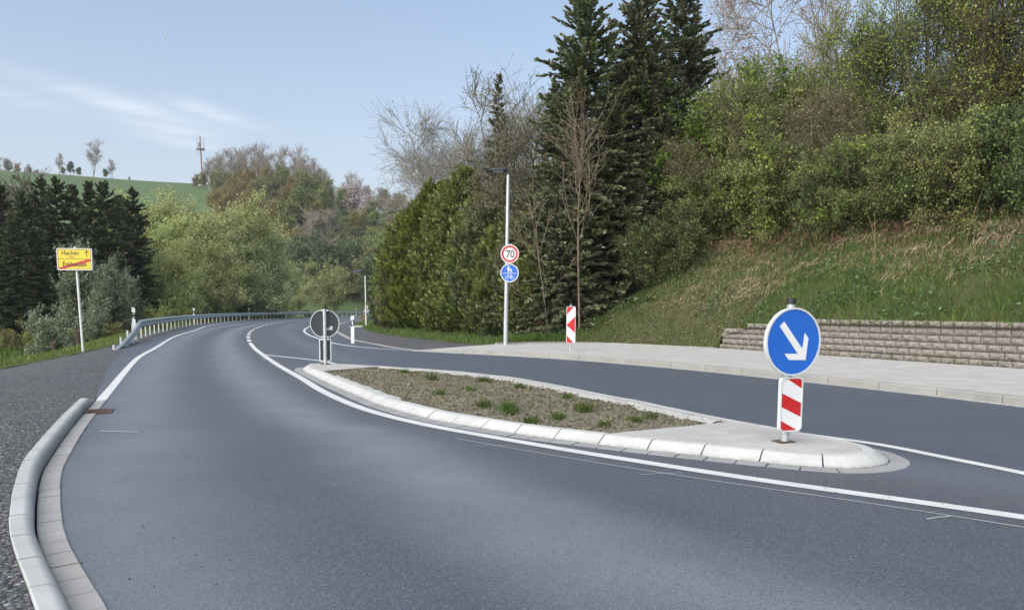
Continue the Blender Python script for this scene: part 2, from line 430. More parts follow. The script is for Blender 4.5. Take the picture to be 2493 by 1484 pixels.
# ------------------------------------------------------------------ curves (metres on the ground)
def spline(pts, step=0.5):
    P = [np.array(p, float) for p in pts]
    P = [2*P[0]-P[1]] + P + [2*P[-1]-P[-2]]
    out = []
    for i in range(1, len(P)-2):
        p0, p1, p2, p3 = P[i-1:i+3]
        a = 0.5
        t0 = 0; t1 = t0+np.linalg.norm(p1-p0)**a; t2 = t1+np.linalg.norm(p2-p1)**a; t3 = t2+np.linalg.norm(p3-p2)**a
        n = max(2, int(np.linalg.norm(p2-p1)/step)+1)
        for t in np.linspace(t1, t2, n, endpoint=False):
            A1 = (t1-t)/(t1-t0)*p0+(t-t0)/(t1-t0)*p1; A2 = (t2-t)/(t2-t1)*p1+(t-t1)/(t2-t1)*p2; A3 = (t3-t)/(t3-t2)*p2+(t-t2)/(t3-t2)*p3
            B1 = (t2-t)/(t2-t0)*A1+(t-t0)/(t2-t0)*A2; B2 = (t3-t)/(t3-t1)*A2+(t-t1)/(t3-t1)*A3
            out.append((t2-t)/(t2-t1)*B1+(t-t1)/(t2-t1)*B2)
    out.append(P[-2])
    return np.array(out)
def arclen(C): return np.concatenate([[0], np.cumsum(np.linalg.norm(np.diff(C, axis=0), axis=1))])
def resample(C, step=None, n=None):
    s = arclen(C)
    if n is None: n = max(2, int(round(s[-1]/step))+1)
    q = np.linspace(0, s[-1], n)
    return np.stack([np.interp(q, s, C[:, i]) for i in range(C.shape[1])], 1)
def smooth(C, k=2):
    C = C.copy()
    for _ in range(k): C[1:-1] = 0.25*C[:-2]+0.5*C[1:-1]+0.25*C[2:]
    return C
def normals(C, closed=False):
    if closed: d = np.roll(C, -1, 0)-np.roll(C, 1, 0)
    else: d = np.gradient(C, axis=0)
    d /= np.linalg.norm(d, axis=1, keepdims=True)
    return np.stack([d[:, 1], -d[:, 0]], 1)      # to the right of travel
def at_s(C, s):
    L = arclen(C); s = np.clip(s, 0, L[-1])
    return np.array([np.interp(s, L, C[:, 0]), np.interp(s, L, C[:, 1])])
def sub(C, s0, s1, step=0.2):
    n = max(2, int((s1-s0)/step)+1)
    return np.array([at_s(C, s) for s in np.linspace(s0, s1, n)])

LEFT = smooth(resample(spline([(-5.55,10.30),(-6.85,13.3),(-8.36,16.8),(-9.75,20.15),(-11.0,23.6),(-14.84,33.86),(-18.2,44.4),(-20.9,52.5),(-24.0,64),(-26.6,76),(-28.5,90),(-29.4,104),(-29.0,118),(-27.2,132),(-23,148),(-16,163)]), 0.6), 6)
CENTRE = smooth(resample(spline([(4.9,2.9),(3.90,3.95),(3.17,4.65),(2.43,5.22),(1.79,5.70),(1.31,6.13),(0.43,6.91),(-0.08,7.44),(-0.68,8.02),(-1.25,8.70),(-1.77,9.46),(-2.33,10.50),(-3.12,12.21),(-3.58,13.33),(-5.19,17.04),(-6.8,20.95),(-8.12,24.25),(-9.84,28.86),(-11.73,34.22),(-13.86,40.73),(-15.89,47.61),(-17.89,55.36),(-19.45,62.51),(-20.73,69.62),(-21.7,76),(-22.4,83),(-23.0,94),(-22.8,105),(-21.8,118),(-19.5,132),(-15.5,146),(-10,158)], 0.25), 0.3), 3)
RIGHT = smooth(resample(spline([(-2.2,22.75),(-3.23,23.55),(-4.4,24.6),(-5.34,25.81),(-6.55,28.18),(-7.89,31.66),(-10.29,38.57),(-12.26,45.49),(-14.97,57.9),(-17,70),(-18.4,83),(-19.1,94),(-18.9,105),(-17.9,118),(-15.8,130)], 0.3), 0.3), 2)
STRIP = resample(spline([(-2.75,23.28),(-3.4,24.15),(-3.95,25.2),(-4.6,26.75),(-5.3,28.35),(-6.3,30.8),(-8.3,37.5),(-10.2,44.5),(-12.9,56.5),(-14.9,68.5),(-16.4,81),(-17.2,92)], 0.3), 0.3)
BACKL = resample(spline([(-6.75,20.9),(-5.78,19.85),(-4.55,18.45),(-3.9,17.35),(-3.0,16.5),(-1.9,15.55),(-1.0,14.85),(0.0,13.72),(0.85,12.3),(1.6,10.6),(2.3,8.95),(2.95,7.9),(3.49,7.22),(3.76,6.59),(4.02,5.94),(4.3,4.9),(4.5,3.6)], 0.2), 0.2)
KERB_IN = smooth(resample(spline([(-1.1,2.1),(-1.5,2.62),(-1.87,3.12),(-2.07,3.38),(-2.30,3.68),(-2.54,4.01),(-2.75,4.33),(-2.98,4.71),(-3.30,5.25),(-3.61,5.81),(-3.94,6.50),(-4.39,7.47),(-5.06,8.98),(-5.64,10.32)], 0.1), 0.1), 8)
PATH_FAR = resample(spline([(-13.4,64),(-11.9,58.5),(-10.58,53.5),(-8.89,46.8),(-6.95,39.7),(-5.6,36.0),(-4.39,33.4),(-3.26,31.0),(-1.9,28.3),(-0.55,26.1)], 0.4), 0.4)
WALK_FRONT = smooth(resample(spline([(-3.0,23.30),(-2.33,22.75),(-1.29,21.95),(-0.33,21.22),(0.74,20.30),(1.65,19.35),(2.55,18.2),(3.4,17.0),(4.12,15.87),(4.9,14.4),(5.52,13.24),(5.95,12.36),(6.41,11.35),(6.89,10.15),(7.3,8.8),(7.6,7.2),(7.75,5.5),(7.8,3.5)], 0.2), 0.2), 4)
WALK_BACK = resample(spline([(-0.55,25.95),(0.3,26.45),(1.2,26.8),(2.3,26.85),(3.1,26.5),(3.72,26.0),(4.76,24.85),(5.6,24.05),(6.26,23.66)], 0.2), 0.2)
WALL = smooth(resample(spline([(6.32,23.62),(7.16,21.85),(8.02,20.05),(8.88,18.25),(9.75,16.6),(10.45,15.3),(11.1,13.8),(11.6,12.2)], 0.1), 0.1), 6)
GEDGE = resample(spline([(-10.6,-2),(-11.2,4),(-11.5,9),(-11.8,14),(-12.05,18.0),(-12.3,19.9),(-12.55,21.4),(-12.9,23.2),(-13.2,24.6),(-14.2,27.7),(-15.7,31.3),(-18.3,38.2),(-21.4,46.5),(-25.1,60.5),(-28.2,75),(-30.4,90),(-31.6,104),(-31.2,118),(-29.2,133),(-25,150),(-18,166)], 0.5), 0.5)
RAILC = resample(spline([(-11.72,22.4),(-12.0,23.2),(-12.7,25.0),(-13.45,27.0),(-14.35,29.3),(-15.24,31.5),(-17.6,37.9),(-20.1,45.4),(-22.2,52.2),(-24.2,59.4),(-25.9,66.5),(-27.8,76.5),(-29.5,89),(-30.7,103),(-30.4,116),(-28.9,130),(-26.2,143),(-22,155)], 0.25), 0.25)

# island outline at the foot of its kerb (counter-clockwise from the far tip)
IS_PTS = [(-4.45,16.5),(-4.30,15.75),(-3.58,14.05),(-2.86,12.42),(-2.42,11.48),(-2.05,10.68),(-1.63,9.85),(-1.23,9.20),(-0.98,8.83),(-0.70,8.49),(-0.40,8.17),(-0.10,7.86),(0.23,7.57),(0.59,7.30),(0.96,7.03),(1.34,6.78),(1.74,6.53),(2.15,6.29),(2.43,6.14),(2.66,6.07),(2.91,6.12),(3.11,6.27),(3.22,6.48),(3.24,6.72),(3.16,6.98),(3.00,7.30),(2.80,7.75),(2.42,8.48),(2.08,9.25),(1.76,10.05),(1.45,10.68),(1.0,11.70),(0.55,12.66),(0.08,13.50),(-0.45,14.15),(-1.0,14.78),(-1.75,15.33),(-2.48,15.83),(-3.15,16.27),(-3.85,16.62),(-4.25,16.75)]
ISL = resample(spline(IS_PTS + [IS_PTS[0]], 0.08), n=321)[:-1]
for _ in range(3): ISL = 0.25*np.roll(ISL, 1, 0)+0.5*ISL+0.25*np.roll(ISL, -1, 0)
ISL_N = -normals(ISL, True)                    # points into the island
if np.dot(ISL_N[100], np.array([0.5, 10])-ISL[100]) < 0: ISL_N = -ISL_N
IS_Z = 0.085

def inside(poly, x, y):
    x = np.asarray(x); y = np.asarray(y)
    r = np.zeros(x.shape, bool); n = len(poly)
    for i in range(n):
        x0, y0 = poly[i]; x1, y1 = poly[(i+1) % n]
        c = ((y0 > y) != (y1 > y)) & (x < (x1-x0)*(y-y0)/(y1-y0+1e-12)+x0)
        r ^= c
    return r

def signed_lat(XY, C):
    d2 = None
    out = np.zeros(len(XY))
    T = np.gradient(C, axis=0)
    for i in range(0, len(XY), 2000):
        q = XY[i:i+2000]
        D = ((q[:, None, :]-C[None])**2).sum(2); k = D.argmin(1)
        v = q-C[k]; t = T[k]; t = t/np.linalg.norm(t, axis=1, keepdims=True)
        out[i:i+2000] = v[:, 0]*t[:, 1]-v[:, 1]*t[:, 0]
    return out

def sheet(name, poly, mat, z=0.0, pts=None, zfun=None, lat=False, **props):
    """flat (or gently shaped) ground sheet filling a polygon"""
    poly = np.asarray(poly, float)
    vs_ = [Vector(p) for p in poly]
    n = len(vs_)
    if pts is not None and len(pts):
        m = inside(poly, pts[:, 0], pts[:, 1]); vs_ += [Vector(p) for p in pts[m]]
    r = geometry.delaunay_2d_cdt(vs_, [], [list(range(n))], 1, 1e-5)
    V2 = np.array([(v.x, v.y) for v in r[0]]); F = [list(f) for f in r[2]]
    zz_ = np.full(len(V2), z) if zfun is None else zfun(V2)
    me = pymesh(name, np.column_stack([V2, zz_]), F)
    # face up
    me.update()
    if sum(p.normal.z for p in me.polygons) < 0: me.flip_normals()
    if lat:
        a = me.attributes.new('lat', 'FLOAT', 'POINT'); lt = signed_lat(V2, CENTRE); a.data.foreach_set('value', lt.astype(np.float32))
        a = me.attributes.new('track', 'FLOAT', 'POINT'); a.data.foreach_set('value', (lt+1.45*np.clip((7.6-V2[:, 1])/3.8, 0, 1.2)).astype(np.float32))
    return link(name, me, mat, **props)

def ribbon(name, C, w0, w1, z, mat, parent=None, jag=0.0, **props):
    N = normals(C); a = C+N*w0; b = C+N*w1
    if jag: b = b+N*RNG.uniform(-jag, jag, (len(C), 1))
    n = len(C)
    V = np.concatenate([np.column_stack([a, np.full(n, z)]), np.column_stack([b, np.full(n, z)])])
    F = [[i, n+i, n+i+1, i+1] for i in range(n-1)]
    me = pymesh(name, V, F)
    if me.polygons[0].normal.z < 0: me.flip_normals()
    return link(name, me, mat, parent, **props)

def sweep_stones(name, C, prof, length, mat, parent, gap=0.005, zfun=None, jitter=0.002, N=None, closed=False, variety=None):
    """cuts a profile swept along C into single stones; prof = [(offset to the right, z)...] closed outline"""
    L = arclen(C); tot = L[-1]; k = max(1, int(round(tot/length))); ln = tot/k
    obs = []
    Nn = normals(C) if N is None else N
    for i in range(k):
        s0, s1 = i*ln+gap/2, (i+1)*ln-gap/2
        m = max(2, int(ln/0.09)+1)
        V = []; dz = random.uniform(-jitter, jitter); dn = random.uniform(-jitter, jitter)
        for s in np.linspace(s0, s1, m):
            c = at_s(C, s); nn = np.array([np.interp(s, L, Nn[:, 0]), np.interp(s, L, Nn[:, 1])]); nn /= np.linalg.norm(nn)
            zs = 1.0 if zfun is None else zfun(s)
            for o, z in prof:
                q = c+nn*(o+dn); V.append((q[0], q[1], z*zs+dz if z > 0 else z))
        p = len(prof); F = []
        for a in range(m-1):
            for b in range(p):
                F.append([a*p+b, (a+1)*p+b, (a+1)*p+(b+1) % p, a*p+(b+1) % p])
        F.append(list(range(p))[::-1]); F.append([(m-1)*p+b for b in range(p)])
        me = pymesh(name, V, F)
        me.update()
        c0 = np.mean(np.array(V), 0)
        pol = me.polygons[len(F)-1]
        obs.append(link(name, me, mat, parent))
    return obs

# ------------------------------------------------------------------ terrain with the far hill
def sstep(t): t = np.clip(t, 0, 1); return t*t*(3-2*t)
AZ_PX = np.array([-900, -300, 0, 200, 350, 480, 560, 700, 870, 1000, 1150, 1400, 2000, 3200])
SKY_Y = np.array([400, 400, 413, 429, 440, 449, 452, 452, 500, 540, 590, 640, 670, 690])
CREST = np.array([430, 430, 420, 410, 400, 385, 355, 330, 300, 285, 275, 270, 265, 265])
def ray(px, py):
    d = _f+_r*((px-1246.5)/1873)-_u*((py-935)/1873); return d.x/d.y, d.z/d.y
_hr = [ray(a_, b_) for a_, b_ in zip(AZ_PX, SKY_Y)]
AZ_T = np.array([q[0] for q in _hr]); SKY_S = np.array([q[1] for q in _hr])
def hill(x, y):
    D = np.maximum(np.hypot(x, y)*0+np.maximum(y, 1.0), 1.0)
    px = x/D
    px = np.where(y < 30, np.where(x < 0, AZ_T[0], AZ_T[-1]), np.clip(px, AZ_T[0], AZ_T[-1]))
    Dc = np.interp(px, AZ_T, CREST); sy = np.interp(px, AZ_T, SKY_S)
    zc = 1.26+sy*Dc
    t = (y-162)/(Dc-162)
    tt = np.clip(t, 0, 1)
    prof = 0.6*tt+0.4*sstep(tt)
    z = -1.0+(zc+1)*prof
    over = np.clip(y-Dc, 0, None)
    z = z-np.minimum(over*0.06, 14)
    z = np.where(y < 162, -1.0, z)
    # plateau beyond the embankment on the right
    r = 7.0*sstep((x-18)/18)*sstep((y+40)/30)
    return np.maximum(z, -1.0+r+0.0)
def axis_lines(a, dense0, dense1, b, d0, g):
    L = list(np.arange(dense0, dense1+1e-6, d0)); s = d0; v = dense1
    while v < b: s *= g; v += s; L.append(v)
    s = d0; v = dense0; Q = []
    while v > a: s *= g; v -= s; Q.append(v)
    return np.array(Q[::-1]+L)
gx = axis_lines(-1500, -80, 50, 1500, 2.5, 1.08); gy = axis_lines(-400, -10, 460, 2500, 3.5, 1.12)
GX, GY = np.meshgrid(gx, gy)
GZ = hill(GX, GY)+np.where(GY > 175, 0.5*np.sin(GX*0.05)*np.cos(GY*0.043), 0)
nx, ny = len(gx), len(gy)
V = np.column_stack([GX.ravel(), GY.ravel(), GZ.ravel()])
ii = np.arange(nx*ny).reshape(ny, nx)
Q = np.stack([ii[:-1, :-1], ii[:-1, 1:], ii[1:, 1:], ii[1:, :-1]], -1).reshape(-1, 4)
def terrain_mat():
    b = NB('meadow_and_field'); p = b.pos()
    n = b.noise(p, 0.05, 7, 0.65); f = b.noise(p, 1.1, 6, 0.75)
    c = b.ramp(n, [(0.3, (0.070, 0.112, 0.048)), (0.7, (0.094, 0.138, 0.058))])
    c = b.mix(b.rng(f, 0.4, 0.65, 0, 0.5), c, (0.060, 0.098, 0.042))
    sx = b.n('ShaderNodeSeparateXYZ'); b.put(sx.inputs[0], p)
    wv = b.n('ShaderNodeTexWave'); mpp = b.n('ShaderNodeMapping'); b.put(mpp.inputs[0], p); mpp.inputs['Rotation'].default_value = (0, 0, R_(62))
    b.put(wv.inputs['Vector'], mpp.outputs[0]); wv.inputs['Scale'].default_value = 0.035; wv.inputs['Distortion'].default_value = 1.5; wv.inputs['Detail'].default_value = 2
    c = b.mix(b.rng(wv.outputs['Fac'], 0.86, 1.0, 0, 0.35), c, (0.046, 0.080, 0.038))
    near = b.rng(sx.outputs[1], 90, 130, 1, 0)
    c = b.mix(near, c, b.ramp(b.noise(p, 0.5, 6, 0.7), [(0.3, (0.030, 0.075, 0.018)), (0.7, (0.075, 0.135, 0.030))]))
    # rough grass margin along the ridge
    rid = b.math('MULTIPLY', b.rng(sx.outputs[1], 392, 410, 0, 1), b.rng(b.noise(p, 0.04, 4), 0.3, 0.7, 0.6, 1))
    c = b.mix(rid, c, (0.15, 0.15, 0.07))
    return b.principled(c, 0.95, 0, b.bump(f, 0.6, 0.15), 0.1)
link('terrain', npmesh('terrain', V, Q, smooth=True), terrain_mat(), kind='structure')

# ------------------------------------------------------------------ road, paths, gravel
LEFT_N = normals(LEFT)
EOFF = -np.interp(arclen(LEFT), [0, 1.5, 6, 14], [0.11, 0.14, 0.35, 0.7])+RNG.uniform(-0.02, 0.02, len(LEFT))
asph_left = np.concatenate([[(2.0, -3.0)], (KERB_IN+normals(KERB_IN)*0.143), (LEFT+LEFT_N*EOFF[:, None])[1:]])
asph_right = np.concatenate([[(-12.4, 150)], [( -13.8, 130), (-16.0, 118), (-17.0, 105), (-17.1, 94), (-16.3, 81), (-14.8, 68.5), (-13.4, 64)], PATH_FAR[1:], WALK_BACK[:1], WALK_FRONT[1:], [(7.8, -3.0)]])
poly = np.concatenate([asph_left, asph_right])
ptsl = []
for (x0, x1, y0, y1, st) in ((-6, 9, -3, 14, 0.42), (-16, 9, 14, 34, 0.8), (-24, -2, 34, 66, 1.4), (-33, -10, 66, 165, 2.6)):
    a, b_ = np.meshgrid(np.arange(x0, x1, st), np.arange(y0, y1, st)); ptsl.append(np.column_stack([a.ravel(), b_.ravel()]))
pts = np.concatenate(ptsl)+RNG.uniform(-0.05, 0.05, (sum(len(p) for p in ptsl), 2))
sheet('road', poly, MT['asphalt'], 0.0, pts, lat=True, kind='structure')

# cycle path asphalt beside the road (between the pale strip and the hedge verge)
pp = np.concatenate([STRIP+normals(STRIP)*0.12, [(-13.4, 92), (-13.6, 80), (-13.6, 72), (-13.4, 64)], PATH_FAR[1:-1], [(-0.62, 26.0), (-2.72, 23.42)]])
sheet('cycle_path', pp, MT['path'], 0.006, kind='structure')

def cross_z(x, y):
    """cross-fall of the shoulder away from the carriageway"""
    V2 = np.column_stack([x, y]); d = -signed_lat(V2, LEFT)
    return -0.20*sstep((d-0.9)/2.4)*sstep((V2[:, 1]-10.5)/7)*(1-0.6*sstep((V2[:, 1]-26)/8))
def grav_z(V2):
    lat = signed_lat(V2, KERB_IN)
    near = sstep((10.6-V2[:, 1])/1.0)
    base = near*0.075*np.exp(-np.maximum(0, -lat-0.2)/3.0)-0.012*(1-near)
    n = 0.018*np.sin(V2[:, 0]*3.1+V2[:, 1]*1.7)*np.sin(V2[:, 1]*2.3-V2[:, 0])+0.01*np.sin(V2[:, 0]*7.7)*np.sin(V2[:, 1]*6.1)
    edge = np.minimum(1, np.maximum(0, np.abs(lat)-0.2)/0.6)
    return base+n*edge*near+n*0.4*(1-near)*edge+cross_z(V2[:, 0], V2[:, 1])
ko = KERB_IN-normals(KERB_IN)*0.120
gl = np.concatenate([[(-0.7, -2.0)], ko, [(KERB_IN[-1]+np.array([-0.1, 0.02]))], (LEFT+LEFT_N*(EOFF[:, None]+0.3))[1:]])
gp = np.concatenate([gl, GEDGE[::-1]])
ptsl = []
for (x0, x1, y0, y1, st) in ((-11, 0, -2, 12, 0.28), (-16, -5, 12, 30, 0.6), (-34, -12, 30, 165, 2.0)):
    a, b_ = np.meshgrid(np.arange(x0, x1, st), np.arange(y0, y1, st)); ptsl.append(np.column_stack([a.ravel(), b_.ravel()]))
pts = np.concatenate(ptsl); pts = pts+RNG.uniform(-0.06, 0.06, pts.shape)
sheet('gravel_shoulder', gp, MT['gravel'], 0, pts, grav_z, kind='structure')

# ------------------------------------------------------------------ road markings
def line(name, C, wdt, z=0.004): return ribbon(name, C, -wdt/2, wdt/2, z, MT['paint'], kind='structure')
line('edge_line', LEFT, 0.125)
Lc = arclen(CENTRE)
s_solid = Lc[np.argmin(((CENTRE-np.array([-9.6, 28.3]))**2).sum(1))]
line('centre_line', sub(CENTRE, 0, s_solid, 0.3), 0.135)
dl = link('dashed_centre_line', None, kind='structure')
s = s_solid+1.1
while s < Lc[-1]-3:
    ribbon('dash', sub(CENTRE, s, s+1.95, 0.4), -0.075, 0.075, 0.004, MT['paint'], dl)
    s += 3.3
line('edge_line', RIGHT, 0.125, 0.005)
line('island_edge_line', BACKL, 0.12, 0.0045)
ps = link('paved_strip', None, kind='structure')
Ls = arclen(STRIP)[-1]; s = 0.0
while s < min(Ls, 34):
    ribbon('slab', sub(STRIP, s+0.004, s+0.996, 0.5), -0.12, 0.11, 0.012, MT['gutter'], ps); s += 1.0
ribbon('slab', sub(STRIP, 34, Ls, 1.0), -0.12, 0.11, 0.012, MT['gutter'], ps)

# faint setting-out line and chalk marks left on the asphalt
chalk = mat_paint('old_chalk', (0.30, 0.33, 0.34))
CH = spline([(-0.55,7.45),(0.2,6.75),(0.95,6.08),(1.6,5.55),(2.3,5.02),(2.9,4.52),(3.5,3.98)], 0.2)
ribbon('setting_out_line', CH, -0.011, 0.011, 0.0035, chalk, kind='structure')
for (x, y, l, a, wd) in ((1.16,5.86,0.34,12,0.016),(2.62,4.62,0.20,20,0.022),(-4.0,7.75,0.42,-8,0.05),(-6.1,19.0,0.9,-60,0.05),(-0.18,7.05,0.34,2,0.012)):
    c = math.cos(R_(a))*l/2; s_ = math.sin(R_(a))*l/2
    ribbon('chalk_mark', np.array([(x-c, y-s_), (x, y+0.01), (x+c, y+s_)]), -wd/2, wd/2, 0.0042, chalk, kind='structure')

# ------------------------------------------------------------------ left kerb, gutter, grate
kl = link('kerb', None, kind='structure')
prof = [(-0.116, -0.1), (-0.116, 0.096), (-0.111, 0.102)]+[(-0.055+0.055*math.sin(R_(a_)), 0.047+0.055*math.cos(R_(a_))) for a_ in range(0, 91, 9)]+[(0.0, -0.1)]
sk = arclen(KERB_IN)[-1]
sweep_stones('kerb_stone', KERB_IN, prof, 0.46, MT['kerb_left'], kl, 0.015, zfun=lambda s: 1.0-0.75*sstep((s-(sk-0.55))/0.55))
gl_ = link('gutter', None, kind='structure')
gprof = [(0.012, -0.1), (0.012, 0.004), (0.02, 0.009), (0.137, 0.012), (0.143, 0.006), (0.143, -0.1)]
s_gr0, s_gr1 = sk-1.45, sk-1.02
sweep_stones('gutter_stone', sub(KERB_IN, 0, s_gr0, 0.1), gprof, 0.235, MT['gutter'], gl_, 0.009)
sweep_stones('gutter_stone', sub(KERB_IN, s_gr1, sk, 0.1), gprof, 0.235, MT['gutter'], gl_, 0.009)
ga = at_s(KERB_IN, (s_gr0+s_gr1)/2); gb = at_s(KERB_IN, (s_gr0+s_gr1)/2+0.1); ang = math.atan2(gb[1]-ga[1], gb[0]-ga[0])
gt = thing('drain_grate', 'small rusty brown drain grate set into the gutter at the end of the left kerb', 'drain grate', (ga[0], ga[1], 0.0), ang)
m = MB(); m.box(-0.21, 0.21, -0.305, -0.285, -0.02, 0.013); m.box(-0.21, 0.21, -0.045, -0.012, -0.02, 0.013); m.box(-0.21, -0.18, -0.285, -0.045, -0.02, 0.013); m.box(0.18, 0.21, -0.285, -0.045, -0.02, 0.013); m.build('frame', MT['rust'], gt)
for i in range(6):
    x = -0.15+i*0.06
    MB().box(x-0.014, x+0.014, -0.285, -0.045, -0.015, 0.010).build('bar', MT['rust'], gt)
MB().box(-0.18, 0.18, -0.285, -0.045, -0.06, -0.03).build('sump', MT['black'], gt)

# ------------------------------------------------------------------ traffic island
isl = link('traffic_island', None, kind='structure')
n_is = len(ISL); Cc = np.vstack([ISL, ISL[:1]]); Nc = np.vstack([ISL_N, ISL_N[:1]]); Li = arclen(Cc)
kprof = [(-0.012, -0.1), (-0.004, 0.012), (0.10, 0.078), (0.118, 0.085), (0.205, 0.086), (0.205, -0.1)]
sweep_stones('kerb_stone', Cc, kprof, 0.5, MT['kerb_white'], isl, 0.013, N=Nc)
# flat gutter stones round the front and the nose
i0, i1 = 2, int(np.argmin(((ISL-np.array([3.16, 6.98]))**2).sum(1)))
Cg = ISL[i0:i1]; Ng = ISL_N[i0:i1]
sweep_stones('gutter_stone', Cg, [(-0.165, -0.08), (-0.165, 0.005), (-0.015, 0.009), (-0.015, -0.08)], 0.25, MT['gutter_dk'], isl, 0.017, N=Ng)
IN = ISL+ISL_N*0.21
sA, sB = np.array([0.78, 7.2]), np.array([2.38, 8.2])       # edge between soil and the paved head
tA, tB = np.array([-3.55, 14.5]), np.array([-2.75, 15.75])    # edge at the far tip
dv = (sB-sA)/np.linalg.norm(sB-sA); hv = np.array([dv[1], -dv[0]])
fdv = (tB-tA)/np.linalg.norm(tB-tA); fhv = np.array([-fdv[1], fdv[0]])
def clip_half(poly, p, n):
    out = []
    for i in range(len(poly)):
        a, b_ = poly[i], poly[(i+1) % len(poly)]
        da, db = np.dot(a-p, n), np.dot(b_-p, n)
        if da >= 0: out.append(a)
        if (da >= 0) != (db >= 0): out.append(a+(b_-a)*da/(da-db))
    return out
INl = [p for p in IN]
head_poly = clip_half(INl, sA, hv); tip_poly = clip_half(INl, tA, fhv)
soil_poly = clip_half(clip_half(INl, sA+hv*0.0, -hv), tA, -fhv)
sheet('bedding', np.array(head_poly), MT['sand'], 0.072, parent=isl); sheet('bedding', np.array(tip_poly), MT['sand'], 0.072, parent=isl)
def convex_clip(rect, poly):
    """clip rect by polygon poly (nearly convex, any winding)"""
    P = np.array(poly); area = 0.5*np.sum(P[:, 0]*np.roll(P[:, 1], -1)-np.roll(P[:, 0], -1)*P[:, 1])
    if area < 0: P = P[::-1]
    r = rect
    for i in range(len(P)):
        e = P[(i+1) % len(P)]-P[i]
        if np.dot(e, e) < 1e-10: continue
        r = clip_half(r, P[i], np.array([-e[1], e[0]]))
        if len(r) < 3: return []
    return r
def pavers(poly, ux, uy, org, parent, z, lw=0.20, lh=0.10, jig=0.0004):
    P = np.array(poly); simp = P[::3] if len(P) > 30 else P
    loc = (P-org)@np.column_stack([ux, uy])
    a0, b0 = loc.min(0); a1, b1 = loc.max(0)
    r = 0; y = math.floor(b0/lh)*lh
    while y < b1:
        x = math.floor(a0/lw)*lw-(lw/2 if r % 2 else 0)
        while x < a1:
            g = 0.002
            rect = [org+ux*(x+p)+uy*(y+q) for p, q in ((g, g), (lw-g, g), (lw-g, lh-g), (g, lh-g))]
            q = convex_clip(rect, simp)
            if len(q) >= 3:
                q = np.array(q); ar = abs(0.5*np.sum(q[:, 0]*np.roll(q[:, 1], -1)-np.roll(q[:, 0], -1)*q[:, 1]))
                if ar > 0.0012:
                    if 0.5*np.sum(q[:, 0]*np.roll(q[:, 1], -1)-np.roll(q[:, 0], -1)*q[:, 1]) < 0: q = q[::-1]
                    zt = z+random.uniform(-jig, jig); k = len(q)
                    V = [(p[0], p[1], zt) for p in q]+[(p[0], p[1], z-0.03) for p in q]
                    F = [list(range(k))]+[[(i+1) % k, i, k+i, k+(i+1) % k] for i in range(k)]
                    link('paver', pymesh('paver', V, F), MT['paver'], parent)
            x += lw
        y += lh; r += 1
pavers(head_poly, dv, hv, sA, isl, 0.083)
pavers(tip_poly, fdv, fhv, tA, isl, 0.083)
# soil bed
def soil_z(V2):
    x, y = V2[:, 0], V2[:, 1]
    d = np.full(len(V2), 9.0)
    P = np.array(soil_poly)
    for i in range(0, len(P)):
        d = np.minimum(d, np.hypot(x-P[i, 0], y-P[i, 1]))
    r = np.random.default_rng(3)
    n = 0.008*r.normal(size=len(V2))+0.010*np.sin(5*x+3*y)*np.sin(4*y-2*x)
    return 0.045+0.025*sstep(d/0.9)+n*np.minimum(1, d/0.15)
a, b_ = np.meshgrid(np.arange(-4, 3, 0.085), np.arange(6.5, 17, 0.085)); pts = np.column_stack([a.ravel(), b_.ravel()])+RNG.uniform(-0.035, 0.035, (a.size, 2))
sheet('soil', soil_poly, MT['soil'], 0, pts, soil_z, parent=isl)
# pale mortar haunch spilled along the inside of the kerb
def haunch(i_a, i_b, w, off=0.2):
    idx = np.arange(i_a, i_b); C = ISL[idx]+ISL_N[idx]*off
    wd = w*(0.55+0.5*np.abs(np.sin(idx*0.37))+0.35*RNG.random(len(idx)))
    V = []; n = len(idx)
    for k, i in enumerate(idx):
        for t, z in ((0, 0.086), (0.5, 0.088+0.006*RNG.random()), (1.0, 0.055)):
            q = C[k]+ISL_N[i]*wd[k]*t; V.append((q[0], q[1], z))
    F = []
    for k in range(n-1):
        for j in range(2): F.append([k*3+j, k*3+j+1, (k+1)*3+j+1, (k+1)*3+j])
    me = pymesh('mortar', V, F)
    if me.polygons[0].normal.z < 0: me.flip_normals()
    link('mortar', me, MT['mortar'], isl)
ib0 = int(np.argmin(((ISL-np.array([2.5, 8.35]))**2).sum(1))); ib1 = int(np.argmin(((ISL-np.array([-2.2, 15.6]))**2).sum(1)))
haunch(ib0, ib1, 0.20, 0.24)
if0 = int(np.argmin(((ISL-np.array([-3.3, 13.5]))**2).sum(1))); if1 = int(np.argmin(((ISL-np.array([-1.6, 9.8]))**2).sum(1)))
haunch(if0, if1, 0.10, 0.205)

# ------------------------------------------------------------------ pavement on the right
def ramp_z(s): return 0.15+0.85*sstep((s-0.1)/3.0)
wk = link('pavement', None, kind='structure')
WN = -normals(WALK_FRONT)                       # towards the back of the pavement
if np.dot(WN[40], np.array([8, 20])-WALK_FRONT[40]) < 0: WN = -WN
sweep_stones('kerb_stone', WALK_FRONT, [(0.0, -0.1), (0.012, 0.105), (0.03, 0.12), (0.145, 0.122), (0.145, -0.1)], 1.0, MT['kerb_grey'], wk, 0.012, zfun=ramp_z, N=WN)
sweep_stones('channel_slab', WALK_FRONT, [(-0.075, -0.06), (-0.075, 0.006), (-0.004, 0.010), (-0.004, -0.06)], 1.0, MT['kerb_white'], wk, 0.005, N=WN)
WF = WALK_FRONT+WN*0.15
back = np.concatenate([WALK_BACK, WALL[1:], [(12.2, 9.0), (12.5, 3.5)]])
nW = 90
Fr = resample(WF, n=nW); Bk = resample(back, n=nW)
